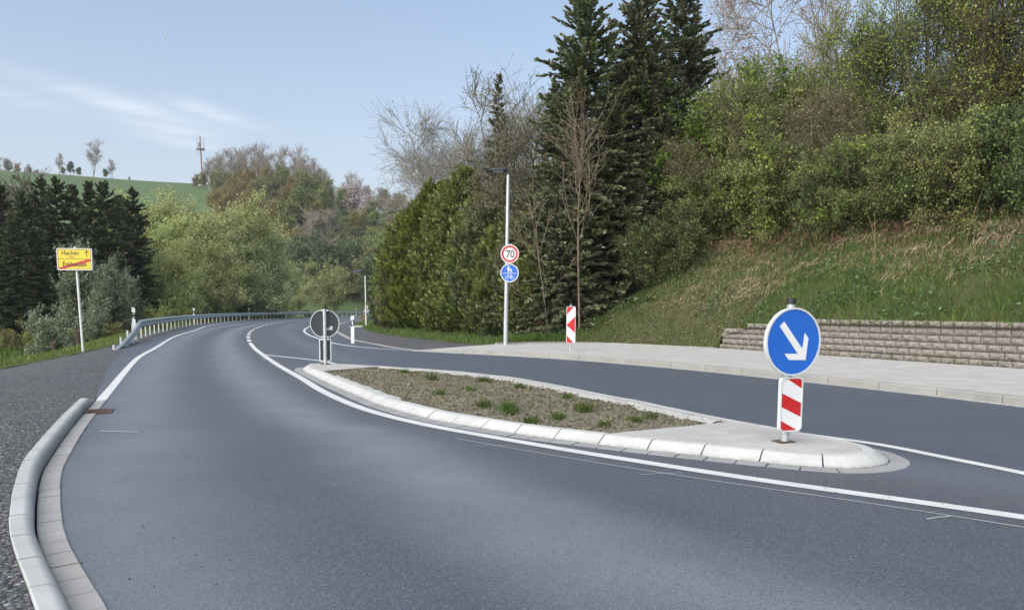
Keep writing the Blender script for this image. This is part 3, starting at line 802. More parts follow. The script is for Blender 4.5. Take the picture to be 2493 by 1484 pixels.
# align the two sides so that the cross-lines stay square to the kerb
sb = arclen(back); best = []
last = 0
for i in range(nW):
    t = i/(nW-1)
    best.append(at_s(back, sb[-1]*t))
Bk = np.array(best)
sWF = arclen(WF)
zr = np.array([0.122*ramp_z(s) for s in np.linspace(0, sWF[-1], nW)])
V = np.concatenate([np.column_stack([Fr, zr-0.02]), np.column_stack([Bk, np.maximum(zr, 0.1)-0.02])])
me = pymesh('bedding', V, [[i, nW+i, nW+i+1, i+1] for i in range(nW-1)])
if me.polygons[0].normal.z < 0: me.flip_normals()
link('bedding', me, MT['sand'], wk)
walk_len = sWF[-1]
cand = []
ru = 0.20; nu = int(walk_len/ru)
for iu in range(nu):
    for half in (0,):
        pass
    Lw = 4.6
def walk_pt(u, v):
    i = u/walk_len*(nW-1); k = min(int(i), nW-2); f_ = i-k
    a = Fr[k]*(1-f_)+Fr[k+1]*f_; b2 = Bk[k]*(1-f_)+Bk[k+1]*f_
    za = zr[k]*(1-f_)+zr[k+1]*f_; zb = max(za, 0.1)
    t = min(1.0, v/np.linalg.norm(b2-a))
    q = a+(b2-a)*t
    return (q[0], q[1], za*(1-t)+zb*t)
def walk_w(u):
    i = u/walk_len*(nW-1); k = min(int(i), nW-2)
    return np.linalg.norm(Bk[k]-Fr[k])
quads = []
for iu in range(nu):
    wdt = walk_w((iu+0.5)*ru); v = 0.0; j = 0
    du = 0.0
    while v < wdt-0.03:
        v1 = min(v+0.10, wdt)
        sh = 0.5*ru if j % 2 else 0.0
        u0, u1 = iu*ru+sh+0.003, (iu+1)*ru+sh-0.003
        if u1 < walk_len:
            q = [walk_pt(u0, v+0.0036), walk_pt(u1, v+0.0036), walk_pt(u1, v1-0.0036), walk_pt(u0, v1-0.0036)]
            quads.append(q)
        v = v1; j += 1
def pv_mesh(q, dz):
    V = [(p[0], p[1], p[2]+dz) for p in q]+[(p[0], p[1], p[2]-0.03) for p in q]
    return V, [[0, 1, 2, 3], [1, 0, 4, 5], [2, 1, 5, 6], [3, 2, 6, 7], [0, 3, 7, 4]]
quads = [q for q in quads]
def dist2(q):
    c = np.mean(np.array(q), 0)
    inview = abs(c[0]/max(c[1], 0.1)) < 0.68
    return (0 if inview else 1e6)+c[0]**2+c[1]**2
quads.sort(key=dist2)
for q in quads[:290]:
    V, F = pv_mesh(q, random.uniform(-0.0005, 0.0005)); me = pymesh('paver', V, F)
    if me.polygons[0].normal.z < 0: me.flip_normals()
    link('paver', me, MT['paver'], wk)
V = []; F = []
for q in quads[290:]:
    v, f = pv_mesh(q, random.uniform(-0.0005, 0.0005)); o = len(V); V += v; F += [[i+o for i in a] for a in f]
me = pymesh('paver_field', V, F)
if me.polygons[0].normal.z < 0: me.flip_normals()
link('paver_field', me, MT['paver'], wk, kind='stuff')
# narrow edging at the back of the pavement
sweep_stones('edging_stone', WALK_BACK, [(-0.05, -0.1), (-0.05, 0.145), (0.03, 0.145), (0.03, -0.1)], 1.0, MT['gutter'], wk, 0.006)

# ------------------------------------------------------------------ embankment and verges (lofts)
Bline = np.concatenate([PATH_FAR, WALK_BACK[1:-1], WALL[::3], [(11.9, 10.5), (12.2, 8.0), (12.4, 4), (12.4, -4)]])
Bline = np.array([p for i, p in enumerate(Bline) if i == 0 or np.linalg.norm(p-Bline[i-1]) > 0.02])
sBl = arclen(Bline)
i_wall = int(np.argmin(((Bline-WALL[0])**2).sum(1))); s_wall = sBl[i_wall]
i_cor = int(np.argmin(((Bline-np.array([-0.55, 26.0]))**2).sum(1))); s_cor = sBl[i_cor]
eb_s = np.unique(np.concatenate([np.arange(0, s_cor, 0.6), np.arange(s_cor, sBl[-1], 0.3), [s_wall+0.06, s_wall+0.14, sBl[-1]]]))
eb_d = np.array([0, 0.12, 0.3, 0.5, 0.8, 1.1, 1.5, 1.9, 2.4, 3, 3.6, 4.3, 5, 6, 7, 8.5, 10, 13, 17, 22, 28, 36])
EB = np.zeros((len(eb_s), len(eb_d), 3))
rr = np.random.default_rng(11)
for i, s in enumerate(eb_s):
    b0 = np.array([np.interp(s, sBl, Bline[:, 0]), np.interp(s, sBl, Bline[:, 1])])
    tw = np.clip((s-s_cor)/(s_wall-s_cor), 0, 1)
    ang = np.interp(s, [0, s_cor, s_wall, sBl[-1]], [R_(55), R_(45), R_(29), R_(10)])
    nrm = np.array([math.cos(ang), math.sin(ang)])
    z0 = np.interp(s, [0, s_cor-1.5, s_cor+0.5, s_wall-1.2, s_wall, s_wall+0.9, s_wall+1.1, s_wall+2.1, s_wall+2.3], [0.0, 0.0, 0.13, 0.15, 0.48, 0.60, 0.74, 0.76, 0.92])
    a = sstep((s-(s_cor+0.6))/4.2); dm = np.interp(s, [s_wall, s_wall+6], [5.2, 3.9])
    for j, d in enumerate(eb_d):
        zh = 0.05*min(d, 3)+0.12*max(0, d-3)                       # hedge side: nearly level
        zw = 0.02+0.82*max(0, min(d, dm)-0.12)+0.25*max(0, d-dm)  # bank above the wall
        if d > 10: zw = zw-0.10*(d-10)
        ze = min(z0, 0.10 if s > s_cor+0.5 else 0.0) if s < s_wall+0.10 else z0
        z = ze+(z0-ze)*min(1, d/0.7)+(1-a)*zh+a*zw
        if s < s_wall+1 and d < 0.5: z = z
        if d > 0.3: z += rr.normal()*0.075*min(1, d)
        if d >= 36: z = -1.6
        p = b0+nrm*(d+(0.03 if s > s_wall+0.10 else -0.06))
        EB[i, j] = (p[0], p[1], z)
ni, nj = len(eb_s), len(eb_d)
ii = np.arange(ni*nj).reshape(ni, nj)
Q = np.stack([ii[:-1, :-1], ii[:-1, 1:], ii[1:, 1:], ii[1:, :-1]], -1).reshape(-1, 4)
def bank_mat():
    b = NB('bank_ground'); p = b.pos()
    n = b.noise(p, 0.8, 7, 0.7); f = b.noise(p, 22, 5, 0.75)
    c = b.ramp(n, [(0.30, (0.060, 0.085, 0.028)), (0.55, (0.100, 0.105, 0.046)), (0.75, (0.17, 0.140, 0.082))])
    c = b.mix(b.rng(f, 0.42, 0.62, 0, 0.7), c, (0.035, 0.032, 0.016))
    return b.principled(c, 0.95, 0, b.bump(f, 1.0, 0.05), 0.1)
link('embankment', npmesh('embankment', EB.reshape(-1, 3), Q[:, ::-1], smooth=True), bank_mat(), kind='structure')
EBf = EB.reshape(-1, 3)
def ground_z(x, y):
    d = (EBf[:, 0]-x)**2+(EBf[:, 1]-y)**2
    k = np.argsort(d)[:3]
    if d[k[0]] < 16: return float(np.average(EBf[k, 2], weights=1/(d[k]+0.01)))
    return float(hill(np.array([x]), np.array([y]))[0])

# verge left of the gravel
GN = -normals(GEDGE)
if GN[10][0] > 0: GN = -GN
vd = [0.0, 0.35, 0.8, 1.4, 2.2, 3.2, 4.6, 6.5]; vz = [0.0, 0.02, -0.06, -0.22, -0.5, -0.8, -1.02, -1.25]
GEZ = cross_z(GEDGE[:, 0], GEDGE[:, 1])
VG = np.array([[(*(GEDGE[i]+GN[i]*(d-0.02)), GEZ[i]+z+(rr.normal()*0.02 if j else 0)) for j, (d, z) in enumerate(zip(vd, vz))] for i in range(len(GEDGE))])
ni, nj = VG.shape[:2]; ii = np.arange(ni*nj).reshape(ni, nj)
Q = np.stack([ii[:-1, :-1], ii[1:, :-1], ii[1:, 1:], ii[:-1, 1:]], -1).reshape(-1, 4)
vme = npmesh('verge', VG.reshape(-1, 3), Q, smooth=True)
if vme.polygons[10].normal.z < 0: vme.flip_normals()
link('verge', vme, mat_ground('verge_grass_ground', [(0.3, (0.06, 0.085, 0.022)), (0.7, (0.11, 0.145, 0.04))], 0.8), kind='structure')

# ------------------------------------------------------------------ retaining wall
rw = thing('retaining_wall', 'stepped retaining wall of rough grey-brown stone blocks behind the pavement', 'wall', (WALL[0][0], WALL[0][1], 0))
bl_mesh = []
for v in range(7):
    r = random.Random(100+v)
    L_, H_, D_ = 0.298, 0.156, 0.26
    nxb, nzb = 6, 4
    V = []; F = []
    for k in range(nzb+1):
        for i in range(nxb+1):
            x = -L_/2+0.003+(L_-0.006)*i/nxb; z = 0.004+(H_-0.014)*k/nzb
            e = min(i, nxb-i, k, nzb-k)
            y = 0.030 if e == 0 else (-0.002 if e == 1 else -0.016)+r.uniform(-0.011, 0.008)
            V.append((x, y, z))
    W1 = nxb+1
    for k in range(nzb):
        for i in range(nxb): F.append([k*W1+i, k*W1+i+1, (k+1)*W1+i+1, (k+1)*W1+i])
    o = len(V)
    bx = [(0, 0), (nxb, 0), (nxb, nzb), (0, nzb)]
    for i, k in bx:
        q = V[k*W1+i]; V.append((q[0], D_, q[2]))
    F.append([o+1, o, o+3, o+2])
    F.append([nzb*W1+i for i in range(nxb+1)]+[o+2, o+3]); F.append([i for i in range(nxb, -1, -1)]+[o, o+1])
    F.append([k*W1 for k in range(nzb+1)][::-1][::-1]+[o+3, o]); F.append([k*W1+nxb for k in range(nzb, -1, -1)]+[o+1, o+2])
    me = pymesh('block', V, F); me.materials.append(MT['block']); bl_mesh.append(me)
sW = arclen(WALL)[-1]
WNn = -normals(WALL)
if WNn[5][0] < 0: WNn = -WNn
for row in range(6):
    s = [0.0, 0.05, 0.0, 0.08, 1.02, 2.05][row]+(0.15 if row % 2 else 0.0)+row*0.02
    if row < 5 and row % 2: s -= 0.1
    while s < sW-0.2:
        c = at_s(WALL, s+0.15); c2 = at_s(WALL, s+0.17)
        t = (c2-c)/np.linalg.norm(c2-c); nb = np.array([-t[1], t[0]])
        if nb[0] < 0: nb = -nb
        q = c+nb*(0.024*row+random.uniform(-0.004, 0.004))
        z = 0.10+0.160*row
        o = link('block', random.choice(bl_mesh), None, rw)
        o.location = (q[0]-WALL[0][0], q[1]-WALL[0][1], z)
        o.rotation_euler = (0, 0, math.atan2(t[1], t[0])+random.uniform(-0.012, 0.012))
        s += 0.304
# the local -Y of a block must look to the road: t runs right/down, so -Y is (t.y,-t.x)
V = []; F = []
for k, s in enumerate(np.arange(0.02, sW, 0.3)):
    c = at_s(WALL, s); c2 = at_s(WALL, min(s+0.05, sW-0.001)); t = c2-c; t /= max(1e-6, np.linalg.norm(t)); nb = np.array([-t[1], t[0]])
    if nb[0] < 0: nb = -nb
    h = 0.70 if s < 1.0 else (0.86 if s < 2.1 else 1.02)
    for o_, z in ((0.09, -0.1), (0.20, h), (0.52, h), (0.52, -0.1)):
        q = c+nb*o_; V.append((q[0]-WALL[0][0], q[1]-WALL[0][1], z))
n = len(V)//4
for k in range(n-1):
    for j in range(4): F.append([k*4+j, (k+1)*4+j, (k+1)*4+(j+1) % 4, k*4+(j+1) % 4])
F += [[0, 1, 2, 3], [(n-1)*4+3, (n-1)*4+2, (n-1)*4+1, (n-1)*4]]
link('core', pymesh('core', V, F), MT['block'], rw)

# ------------------------------------------------------------------ guardrail
gr = thing('guardrail', 'long curved steel guardrail on posts whose near end slopes down to the gravel', 'guardrail', (RAILC[0][0], RAILC[0][1], 0))
RB = np.array([RAILC[0][0], RAILC[0][1]])
sR = arclen(RAILC); RN = normals(RAILC)                 # to the right = road side
if RN[100][0] < 0: RN = -RN
def rail_top(s): return 0.05+0.70*sstep(s/13.5)**0.9 if s < 12 else 0.75
def rail_top(s):
    return 0.06+0.69*min(1.0, max(0.0, (s-0.5)/9.2))-0.12*max(0, 1-s/9)
wprof = [(-0.02, 0.0), (0.015, -0.004), (0.05, -0.03), (0.075, -0.07), (0.068, -0.105), (0.015, -0.128), (0.005, -0.155), (0.015, -0.182), (0.068, -0.205), (0.075, -0.24), (0.05, -0.28), (0.015, -0.306), (-0.02, -0.31)]
def rail_piece(s0, s1, step):
    ss = np.linspace(s0, s1, max(2, int((s1-s0)/step)+1)); V = []; F = []
    P = len(wprof)
    for s in ss:
        c = at_s(RAILC, s); nn = np.array([np.interp(s, sR, RN[:, 0]), np.interp(s, sR, RN[:, 1])]); zt = rail_top(s)
        # near the ground the beam leans back and flattens
        fl = 1-min(1.0, max(0.0, (s-0.3)/2.2))
        for o, z in wprof:
            oo = o*(1-fl)+(z+0.15)*fl*-1.0; z2 = z*(1-fl)+(o-0.05)*fl*0.6
            q = c+nn*(oo+0.05); V.append((q[0]-RB[0], q[1]-RB[1], max(-0.10, zt+z2)))
        for o, z in wprof:
            oo = (o-0.006)*(1-fl)+(z+0.15)*fl*-1.0; z2 = z*(1-fl)+(o-0.058)*fl*0.6
            q = c+nn*(oo+0.05); V.append((q[0]-RB[0], q[1]-RB[1], max(-0.105, zt+z2)))
    n = len(ss)
    for a in range(n-1):
        for b in range(P-1):
            F.append([a*2*P+b, a*2*P+b+1, (a+1)*2*P+b+1, (a+1)*2*P+b])
            F.append([a*2*P+P+b+1, a*2*P+P+b, (a+1)*2*P+P+b, (a+1)*2*P+P+b+1])
        for b0, b1 in ((0, P), (2*P-1, P-1)):
            F.append([a*2*P+b0, (a+1)*2*P+b0, (a+1)*2*P+b1, a*2*P+b1])
    return pymesh('rail', V, F, True)
s = 0.0
while s < sR[-1]-1:
    e = min(s+(4.0 if s < 80 else 8.0), sR[-1])
    link('rail', rail_piece(s, e-0.004, 0.25 if s < 30 else 0.8), MT['rail'], gr); s = e
pm = MB(); pm.box(-0.05, 0.05, -0.028, -0.022, -0.6, 1.0); pm.box(-0.05, -0.044, -0.022, 0.028, -0.6, 1.0); pm.box(0.044, 0.05, -0.022, 0.028, -0.6, 1.0); pm.box(-0.044, -0.02, 0.022, 0.028, -0.6, 1.0); pm.box(0.02, 0.044, 0.022, 0.028, -0.6, 1.0)
post_cache = {}
s = 1.2
while s < sR[-1]-1:
    ht = round(max(0.12, rail_top(s)-0.06+(0.16 if s < 8 else 0.0)), 2)
    if ht not in post_cache:
        V = [(x, y, z*1.0 if z < 0 else ht) for x, y, z in pm.V]
        V = [(x, y, (-0.5 if z < 0 else ht)) for x, y, z in pm.V]
        me = pymesh('post', V, pm.F); me.materials.append(MT['galv_lt']); post_cache[ht] = me
    c = at_s(RAILC, s); c2 = at_s(RAILC, s+0.1); nn = np.array([np.interp(s, sR, RN[:, 0]), np.interp(s, sR, RN[:, 1])])
    q = c-nn*0.06
    link('post', post_cache[ht], None, gr, (q[0]-RB[0], q[1]-RB[1], 0), (0, 0, math.atan2(c2[1]-c[1], c2[0]-c[0])+math.pi))
    s += 2.0
# flattened foot plate of the lowered end
c = RAILC[0]; d = RAILC[0]-RAILC[3]; d /= np.linalg.norm(d)
m = MB(); nn = RN[0]
P0 = [(-0.0, -0.0), (0, 0)]
e = np.array([-0.95, 0.05])
V = [(0.10, -0.10, -0.10), (0.06, 0.20, -0.10), (-0.20, 0.24, -0.10), (-0.22, 0.02, -0.10)]
m.add(V+[(x, y, z+0.045) for x, y, z in V], [[3, 2, 1, 0], [4, 5, 6, 7], [0, 1, 5, 4], [1, 2, 6, 5], [2, 3, 7, 6], [3, 0, 4, 7]])
m.build('end_plate', MT['rail'], gr)

# ------------------------------------------------------------------ delineator posts
def clipped_post(w_, d_, z0, z1, slope, y0=None):
    """outline with a sloping top"""
    return [(-w_/2, z0), (w_/2, z0), (w_/2, z1-slope), (-w_/2, z1)]
def rail_marker(s, label, scale=1.0):
    c = at_s(RAILC, s); nn = np.array([np.interp(s, sR, RN[:, 0]), np.interp(s, sR, RN[:, 1])])
    q = c-nn*0.13
    a = math.atan2(-q[0]*0.9, q[1]*0.9)*-1.0
    th = thing('delineator_post', label, 'delineator', (q[0], q[1], 0.0), math.atan2(q[1], q[0])-math.pi/2, 'delineators on the guardrail')
    m = MB(); m.prism([(-0.06, 0.0), (0.06, 0.0), (0.06, 0.80), (-0.06, 0.845)], -0.03, 0.03); m.build('foot', MT['white'], th)
    m = MB(); m.prism([(-0.06, 0.845), (0.06, 0.80), (0.06, 1.05), (-0.06, 1.09)], -0.031, 0.031); m.build('black_band', MT['black'], th)
    m = MB(); m.prism([(-0.062, 1.09), (0.062, 1.05), (0.062, 1.24), (-0.062, 1.285)], -0.03, 0.03); m.build('head', MT['white'], th)
    for z in (0.875, 1.015):
        MB().prism(circle(0.0, z, 0.026, 14), -0.037, -0.030).build('reflector', MT['white'], th)
def s_near(x, y): return sR[int(np.argmin(((RAILC-np.array([x, y]))**2).sum(1)))]
rail_marker(s_near(-15.0, 30.9), 'largest black and white delineator, above the kink of the guardrail')
rail_marker(s_near(-23.9, 58.3), 'second nearest black and white delineator, rising over the middle of the guardrail bend')
rail_marker(s_near(-29.0, 86.0), 'black and white delineator on the guardrail in front of the big pale willow')
rail_marker(s_near(-29.9, 113.5), 'small delineator on the far guardrail just left of the dark round sign back')
rail_marker(s_near(-27.2, 137), 'farthest tiny delineator, on the guardrail just left of the distant lamp post')

th = thing('guide_post', 'white roadside guide post with black band standing on the asphalt by the cycle path', 'guide post', (-5.78, 27.9, 0), 0.15)
m = MB(); m.prism([(-0.06, 0), (0.06, 0), (0.06, 0.655), (-0.06, 0.605)], -0.05, 0.05); m.build('lower_post', MT['white'], th)
m = MB(); m.prism([(-0.06, 0.605), (0.06, 0.655), (0.06, 0.875), (-0.06, 0.825)], -0.051, 0.051); m.build('black_band', MT['black'], th)
m = MB(); m.prism([(-0.06, 0.825), (0.06, 0.875), (0.06, 1.03), (-0.06, 0.98)], -0.05, 0.05); m.build('head', MT['white'], th)
m = MB(); m.prism([(-0.022, 0.665), (0.022, 0.67), (0.022, 0.82), (-0.022, 0.815)], -0.057, -0.050); m.build('reflector', MT['white'], th)
m = MB(); m.box(-0.09, 0.09, -0.08, 0.08, 0.0, 0.012); m.build('base', MT['black'], th)

# ------------------------------------------------------------------ signs
def face_to(nx_, ny_): return math.atan2(nx_, -ny_)      # rotation that turns local -Y to (nx,ny)
def pole(th, h, r_, mat=None, cap=True, z0=-0.3, lean=(0, 0)):
    m = MB(); m.tube([(0, 0, z0), (lean[0]*h, lean[1]*h, h)], r_, 14); m.build('pole', mat or MT['galv'], th)
    if cap:
        m = MB(); m.tube([(lean[0]*h, lean[1]*h, h), (lean[0]*h, lean[1]*h, h+0.055)], r_+0.004, 14); m.build('cap', MT['black'], th)
def disc(th, zc, R, y0, mats, name='sign_face', front=True):
    """plate with a raised rim; local -Y is the front"""
    m = MB(); ring_prism(m, circle(0, zc, R, 48), circle(0, zc, R*0.945, 48), y0-0.012, y0+0.024); m.build('rim', MT['sign_rim'], th)
    m = MB(); m.prism(circle(0, zc, R*0.947, 48), y0-0.004, y0+0.006); return m.build(name, mats, th)
def clamps(th, zs, r_, y0, w_=0.13):
    for z in zs:
        m = MB(); m.box(-w_/2, w_/2, y0, y0+0.018, z-0.016, z+0.016); m.box(-w_/2, -w_/2+0.03, y0+0.018, y0+0.05, z-0.016, z+0.016); m.box(w_/2-0.03, w_/2, y0+0.018, y0+0.05, z-0.016, z+0.016); m.build('bracket', MT['sign_rim'], th)

def striped_plate(th, z0, z1, wd, y0, par):
    m = MB(); ring_prism(m, rrect(-wd/2, wd/2, z0, z1, 0.045, 6), rrect(-wd/2+0.012, wd/2-0.012, z0+0.012, z1-0.012, 0.036, 6), y0-0.012, y0+0.024); m.build('rim', MT['sign_rim'], th)
    m = MB(); m.prism(rrect(-wd/2+0.011, wd/2-0.011, z0+0.011, z1-0.011, 0.036, 6), y0-0.004, y0+0.006); return m.build('plate', MT['white'], th)
def poly_clip_rr(poly, wd, z0, z1):
    rr_ = [np.array(p) for p in rrect(-wd/2+0.014, wd/2-0.014, z0+0.014, z1-0.014, 0.034, 6)]
    out = convex_clip([np.array(p) for p in rr_], [np.array(p) for p in poly])
    return out

# near keep-right sign on the island
KS = (2.46, 6.86)
th = thing('keep_right_sign', 'round blue sign with white arrow above red and white striped plate, on the island nose', 'traffic sign', (KS[0], KS[1], 0.083), face_to(0.36, -0.93))
pole(th, 1.235, 0.038, lean=(0.012, 0.0))
MB().box(-0.085, 0.075, -0.06, 0.07, -0.002, 0.012).build('base_plate', MT['rust'], th)
ZC, RR = 0.905, 0.302
fc = disc(th, ZC, RR, -0.062, MT['blue'])
U = [(-.39,.63),(-.55,.48),(.18,-.37),(-.34,-.36),(-.155,-.557),(.49,-.57),(.57,.11),(.42,.277),(.35,-.22)]
R9 = RR*0.945
m = MB(); m.prism([(x*R9, ZC+z*R9) for x, z in U], -0.0685, -0.0662); m.build('arrow', MT['white'], fc)
clamps(th, (ZC+0.22, ZC-0.22), 0.038, -0.038)
z0, z1, wd = 0.105, 0.592, 0.245
pl = striped_plate(th, z0, z1, wd, -0.062, None)
Hh = z1-z0
def zt(t): return z1-t*Hh
for pts_ in ([(-wd, zt(-0.35)), (wd/2*1.0, zt(0.235)), (wd, zt(0.235)+0), (wd, z1+0.3)],
             ):
    pass
def stripe(tl0, tl1, tr0, tr1):
    a = -wd/2; b_ = wd/2
    return [(a, zt(tl1)), (b_, zt(tr1)), (b_, zt(tr0)), (a, zt(tl0))]
for args in ((-0.22, -0.03, 0.0, 0.225), (0.27, 0.52, 0.49, 0.745), (0.77, 1.02, 1.02, 1.2)):
    q = poly_clip_rr(stripe(*args) if args[0] >= 0 else [(-wd/2, zt(-0.06)), (wd/2, zt(0.225)), (wd/2, zt(-0.06))], wd, z0, z1) if args[0] < 0.7 else poly_clip_rr([(-wd/2, zt(1.03)), (wd/2, zt(1.03)), (-wd/2, zt(0.77))], wd, z0, z1)
    if len(q) >= 3:
        P = [tuple(p) for p in q]
        ar = sum(P[i][0]*P[(i+1) % len(P)][1]-P[(i+1) % len(P)][0]*P[i][1] for i in range(len(P)))
        if ar < 0: P = P[::-1]
        m = MB(); m.prism(P, -0.0685, -0.0662); m.build('red_stripe', MT['red'], pl)

# the same sign seen from behind at the far tip of the island
th = thing('keep_right_sign', 'dark grey back of a round sign over a narrow plate, at the far island tip', 'traffic sign', (-3.95, 16.25, 0.083), face_to(-0.24, 0.97))
pole(th, 1.17, 0.038)
MB().box(-0.1, 0.1, -0.06, 0.06, -0.002, 0.012).build('base_plate', MT['rust'], th)
ZC = 0.86
m = MB(); ring_prism(m, circle(0, ZC, 0.302, 48), circle(0, ZC, 0.288, 48), -0.082, -0.044); m.build('rim', MT['sign_rim'], th)
m = MB(); m.prism(circle(0, ZC, 0.290, 48), -0.074, -0.062); fb = m.build('sign_back', MT['back_grey'], th)
m = MB(); m.prism([(-0.158-0.0, ZC-0.13), (-0.095, ZC-0.13), (-0.095, ZC-0.055), (-0.158, ZC-0.055)], -0.0615, -0.0608); m.build('sticker', MT['white_dull'], fb)
m = MB(); m.prism([(-0.0945, ZC-0.13), (-0.035, ZC-0.13), (-0.035, ZC-0.094), (-0.0945, ZC-0.094)], -0.0615, -0.0608); m.build('sticker', MT['white_dull'], fb)
m = MB(); m.prism([(-0.113, ZC-0.10), (-0.096, ZC-0.10), (-0.096, ZC-0.078), (-0.113, ZC-0.078)], -0.0605, -0.0602); m.build('sticker_print', MT['rust'], fb)
m = MB(); m.prism([(-0.085, ZC-0.118), (-0.06, ZC-0.118), (-0.05, ZC-0.104), (-0.075, ZC-0.104)], -0.0605, -0.0602); m.build('sticker_print', MT['red'], fb)
z0, z1, wd = 0.055, 0.545, 0.25
m = MB(); ring_prism(m, rrect(-wd/2, wd/2, z0, z1, 0.045, 6), rrect(-wd/2+0.022, wd/2-0.022, z0+0.022, z1-0.022, 0.03, 6), -0.082, -0.044); m.build('rim', MT['sign_rim'], th)
m = MB(); m.prism(rrect(-wd/2+0.021, wd/2-0.021, z0+0.021, z1-0.021, 0.03, 6), -0.074, -0.062); m.build('plate_back', MT['back_grey'], th)
clamps(th, (ZC+0.275, ZC-0.275, z1-0.015, z0+0.015), 0.038, -0.044, 0.14)

# town exit sign on the left
TS = (ray(204, 864)[0]*23.2, 23.2)
th = thing('town_sign', 'yellow town exit sign with red diagonal bar on a tall pale pole', 'town sign', (TS[0], TS[1], -0.20), face_to(0.04, -1.0))
lean = (-0.030, 0.0)
m = MB(); m.tube([(0.0, 0, -0.3), (lean[0]*3.22, 0, 3.23)], 0.038, 14); m.build('pole', MT['galv_lt'], th)
m = MB(); m.tube([(lean[0]*3.22, 0, 3.23), (lean[0]*3.23, 0, 3.26)], 0.042, 14); m.build('cap', MT['galv'], th)
x0 = -0.085
z0, z1, wd = 2.56, 3.20, 1.02
m = MB(); ring_prism(m, rrect(x0-wd/2, x0+wd/2, z0, z1, 0.05, 6), rrect(x0-wd/2+0.02, x0+wd/2-0.02, z0+0.02, z1-0.02, 0.035, 6), -0.105, -0.050); m.build('rim', MT['white'], th)
m = MB(); m.prism(rrect(x0-wd/2+0.019, x0+wd/2-0.019, z0+0.019, z1-0.019, 0.035, 6), -0.098, -0.070); pnl = m.build('panel', MT['yellow'], th)
m = MB(); ring_prism(m, rrect(x0-wd/2+0.030, x0+wd/2-0.030, z0+0.030, z1-0.030, 0.03, 6), rrect(x0-wd/2+0.040, x0+wd/2-0.040, z0+0.040, z1-0.040, 0.022, 6), -0.1005, -0.0985); m.build('black_border', MT['black'], pnl)
zm = z0+0.325
m = MB(); m.prism([(x0-wd/2+0.04, zm-0.006), (x0+wd/2-0.04, zm-0.006), (x0+wd/2-0.04, zm+0.006), (x0-wd/2+0.04, zm+0.006)], -0.1005, -0.0985); m.build('dividing_line', MT['black'], pnl)
def put_text(body, size, x, z, y, mat, parent, xs=1.0, bold=0.0):
    me = text_mesh(body, size, 'lettering', xs, bold)
    return link('lettering', me, mat, parent, (x, y, z))
put_text('Hachen', 0.172, x0-0.115, zm+0.175, -0.1005, MT['black'], pnl, 0.98, 0.002)
put_text('1 km', 0.095, x0-0.10, zm+0.062, -0.1005, MT['black'], pnl, 1.0, 0.0)
put_text('Enkhausen', 0.205, x0-0.0, zm-0.155, -0.1050, MT['black'], pnl, 0.80, 0.001)
m = MB(); ax = x0+0.36
m.prism([(ax-0.010, zm+0.05), (ax+0.010, zm+0.05), (ax+0.010, zm+0.245), (ax-0.010, zm+0.245)], -0.1005, -0.0985)
m.prism([(ax-0.066, zm+0.185), (ax-0.052, zm+0.168), (ax+0.002, zm+0.235), (ax, zm+0.262)], -0.1012, -0.0988)
m.prism([(ax+0.052, zm+0.168), (ax+0.066, zm+0.185), (ax, zm+0.262), (ax-0.002, zm+0.235)], -0.1016, -0.0991)
m.build('arrow', MT['black'], pnl)
m = MB(); m.prism([(x0-wd/2+0.042, z0+0.042), (x0-wd/2+0.20, z0+0.042), (x0+wd/2-0.042, zm-0.062), (x0+wd/2-0.042, zm-0.010), (x0+wd/2-0.15, zm-0.010), (x0-wd/2+0.042, z0+0.062)], -0.1035, -0.1020); m.build('red_bar', MT['red'], pnl)
MB().add([(-0.22, -0.12, 0.0), (0.02, -0.16, 0.0), (0.03, -0.02, 0.0), (-0.18, 0.03, 0.0), (-0.22, -0.12, 0.02), (0.02, -0.16, 0.02), (0.03, -0.02, 0.02), (-0.18, 0.03, 0.02)], [[3, 2, 1, 0], [4, 5, 6, 7], [0, 1, 5, 4], [1, 2, 6, 5], [2, 3, 7, 6], [3, 0, 4, 7]]).build('footing', MT['mortar'], th)

# street lamp with its two signs
LP = (-0.22, 25.78)
lz = 0.10
lx = 0.011
th = thing('street_lamp', 'tall grey street lamp with a flat dark head at the pavement corner before the hedge', 'street lamp', (LP[0], LP[1], lz), 0.0)
m = MB(); m.tube([(0, 0, -0.3), (0, 0, 0.02), (lx*2.4, 0, 2.4), (lx*4, 0, 4.0), (lx*5.55, 0, 5.55)], [0.080, 0.078, 0.069, 0.059, 0.050], 16); m.build('pole', MT['galv'], th)
def lamp_head(th, x, z, k=1.0):
    m = MB(); m.tube([(x, 0, z-0.02), (x, 0, z+0.14*k)], 0.045*k, 12); m.tube([(x+0.005, 0, z+0.10*k), (x-0.10*k, 0, z+0.125*k)], 0.038*k, 10); m.build('spigot', MT['lamp_dark'], th)
    m = MB(); ny = 8
    secs = [(-0.02, 0.055, 0.07), (-0.16, 0.12, 0.085), (-0.32, 0.14, 0.078), (-0.48, 0.13, 0.060), (-0.60, 0.095, 0.034), (-0.665, 0.03, 0.012)]
    V = []; F = []
    for dx, hw, hh in secs:
        for j in range(10):
            t = 2*math.pi*j/10; yv = math.cos(t)*hw; zv = math.sin(t)*hh
            V.append((x+dx*k, yv*k, z+(0.135+max(zv, -0.03)+0.02*(-dx))*k))
    for i in range(len(secs)-1):
        for j in range(10): F.append([i*10+j, i*10+(j+1) % 10, (i+1)*10+(j+1) % 10, (i+1)*10+j])
    F.append(list(range(10))[::-1]); F.append([(len(secs)-1)*10+j for j in range(10)])
    hd = m.add(V, F, True).build('lamp_head', MT['lamp_dark'], th)
    MB().box(x-0.50*k, x-0.18*k, -0.085*k, 0.085*k, z+0.098*k, z+0.1045*k).build('diffuser', MT['glass'], hd)
lamp_head(th, lx*5.55, 5.55)
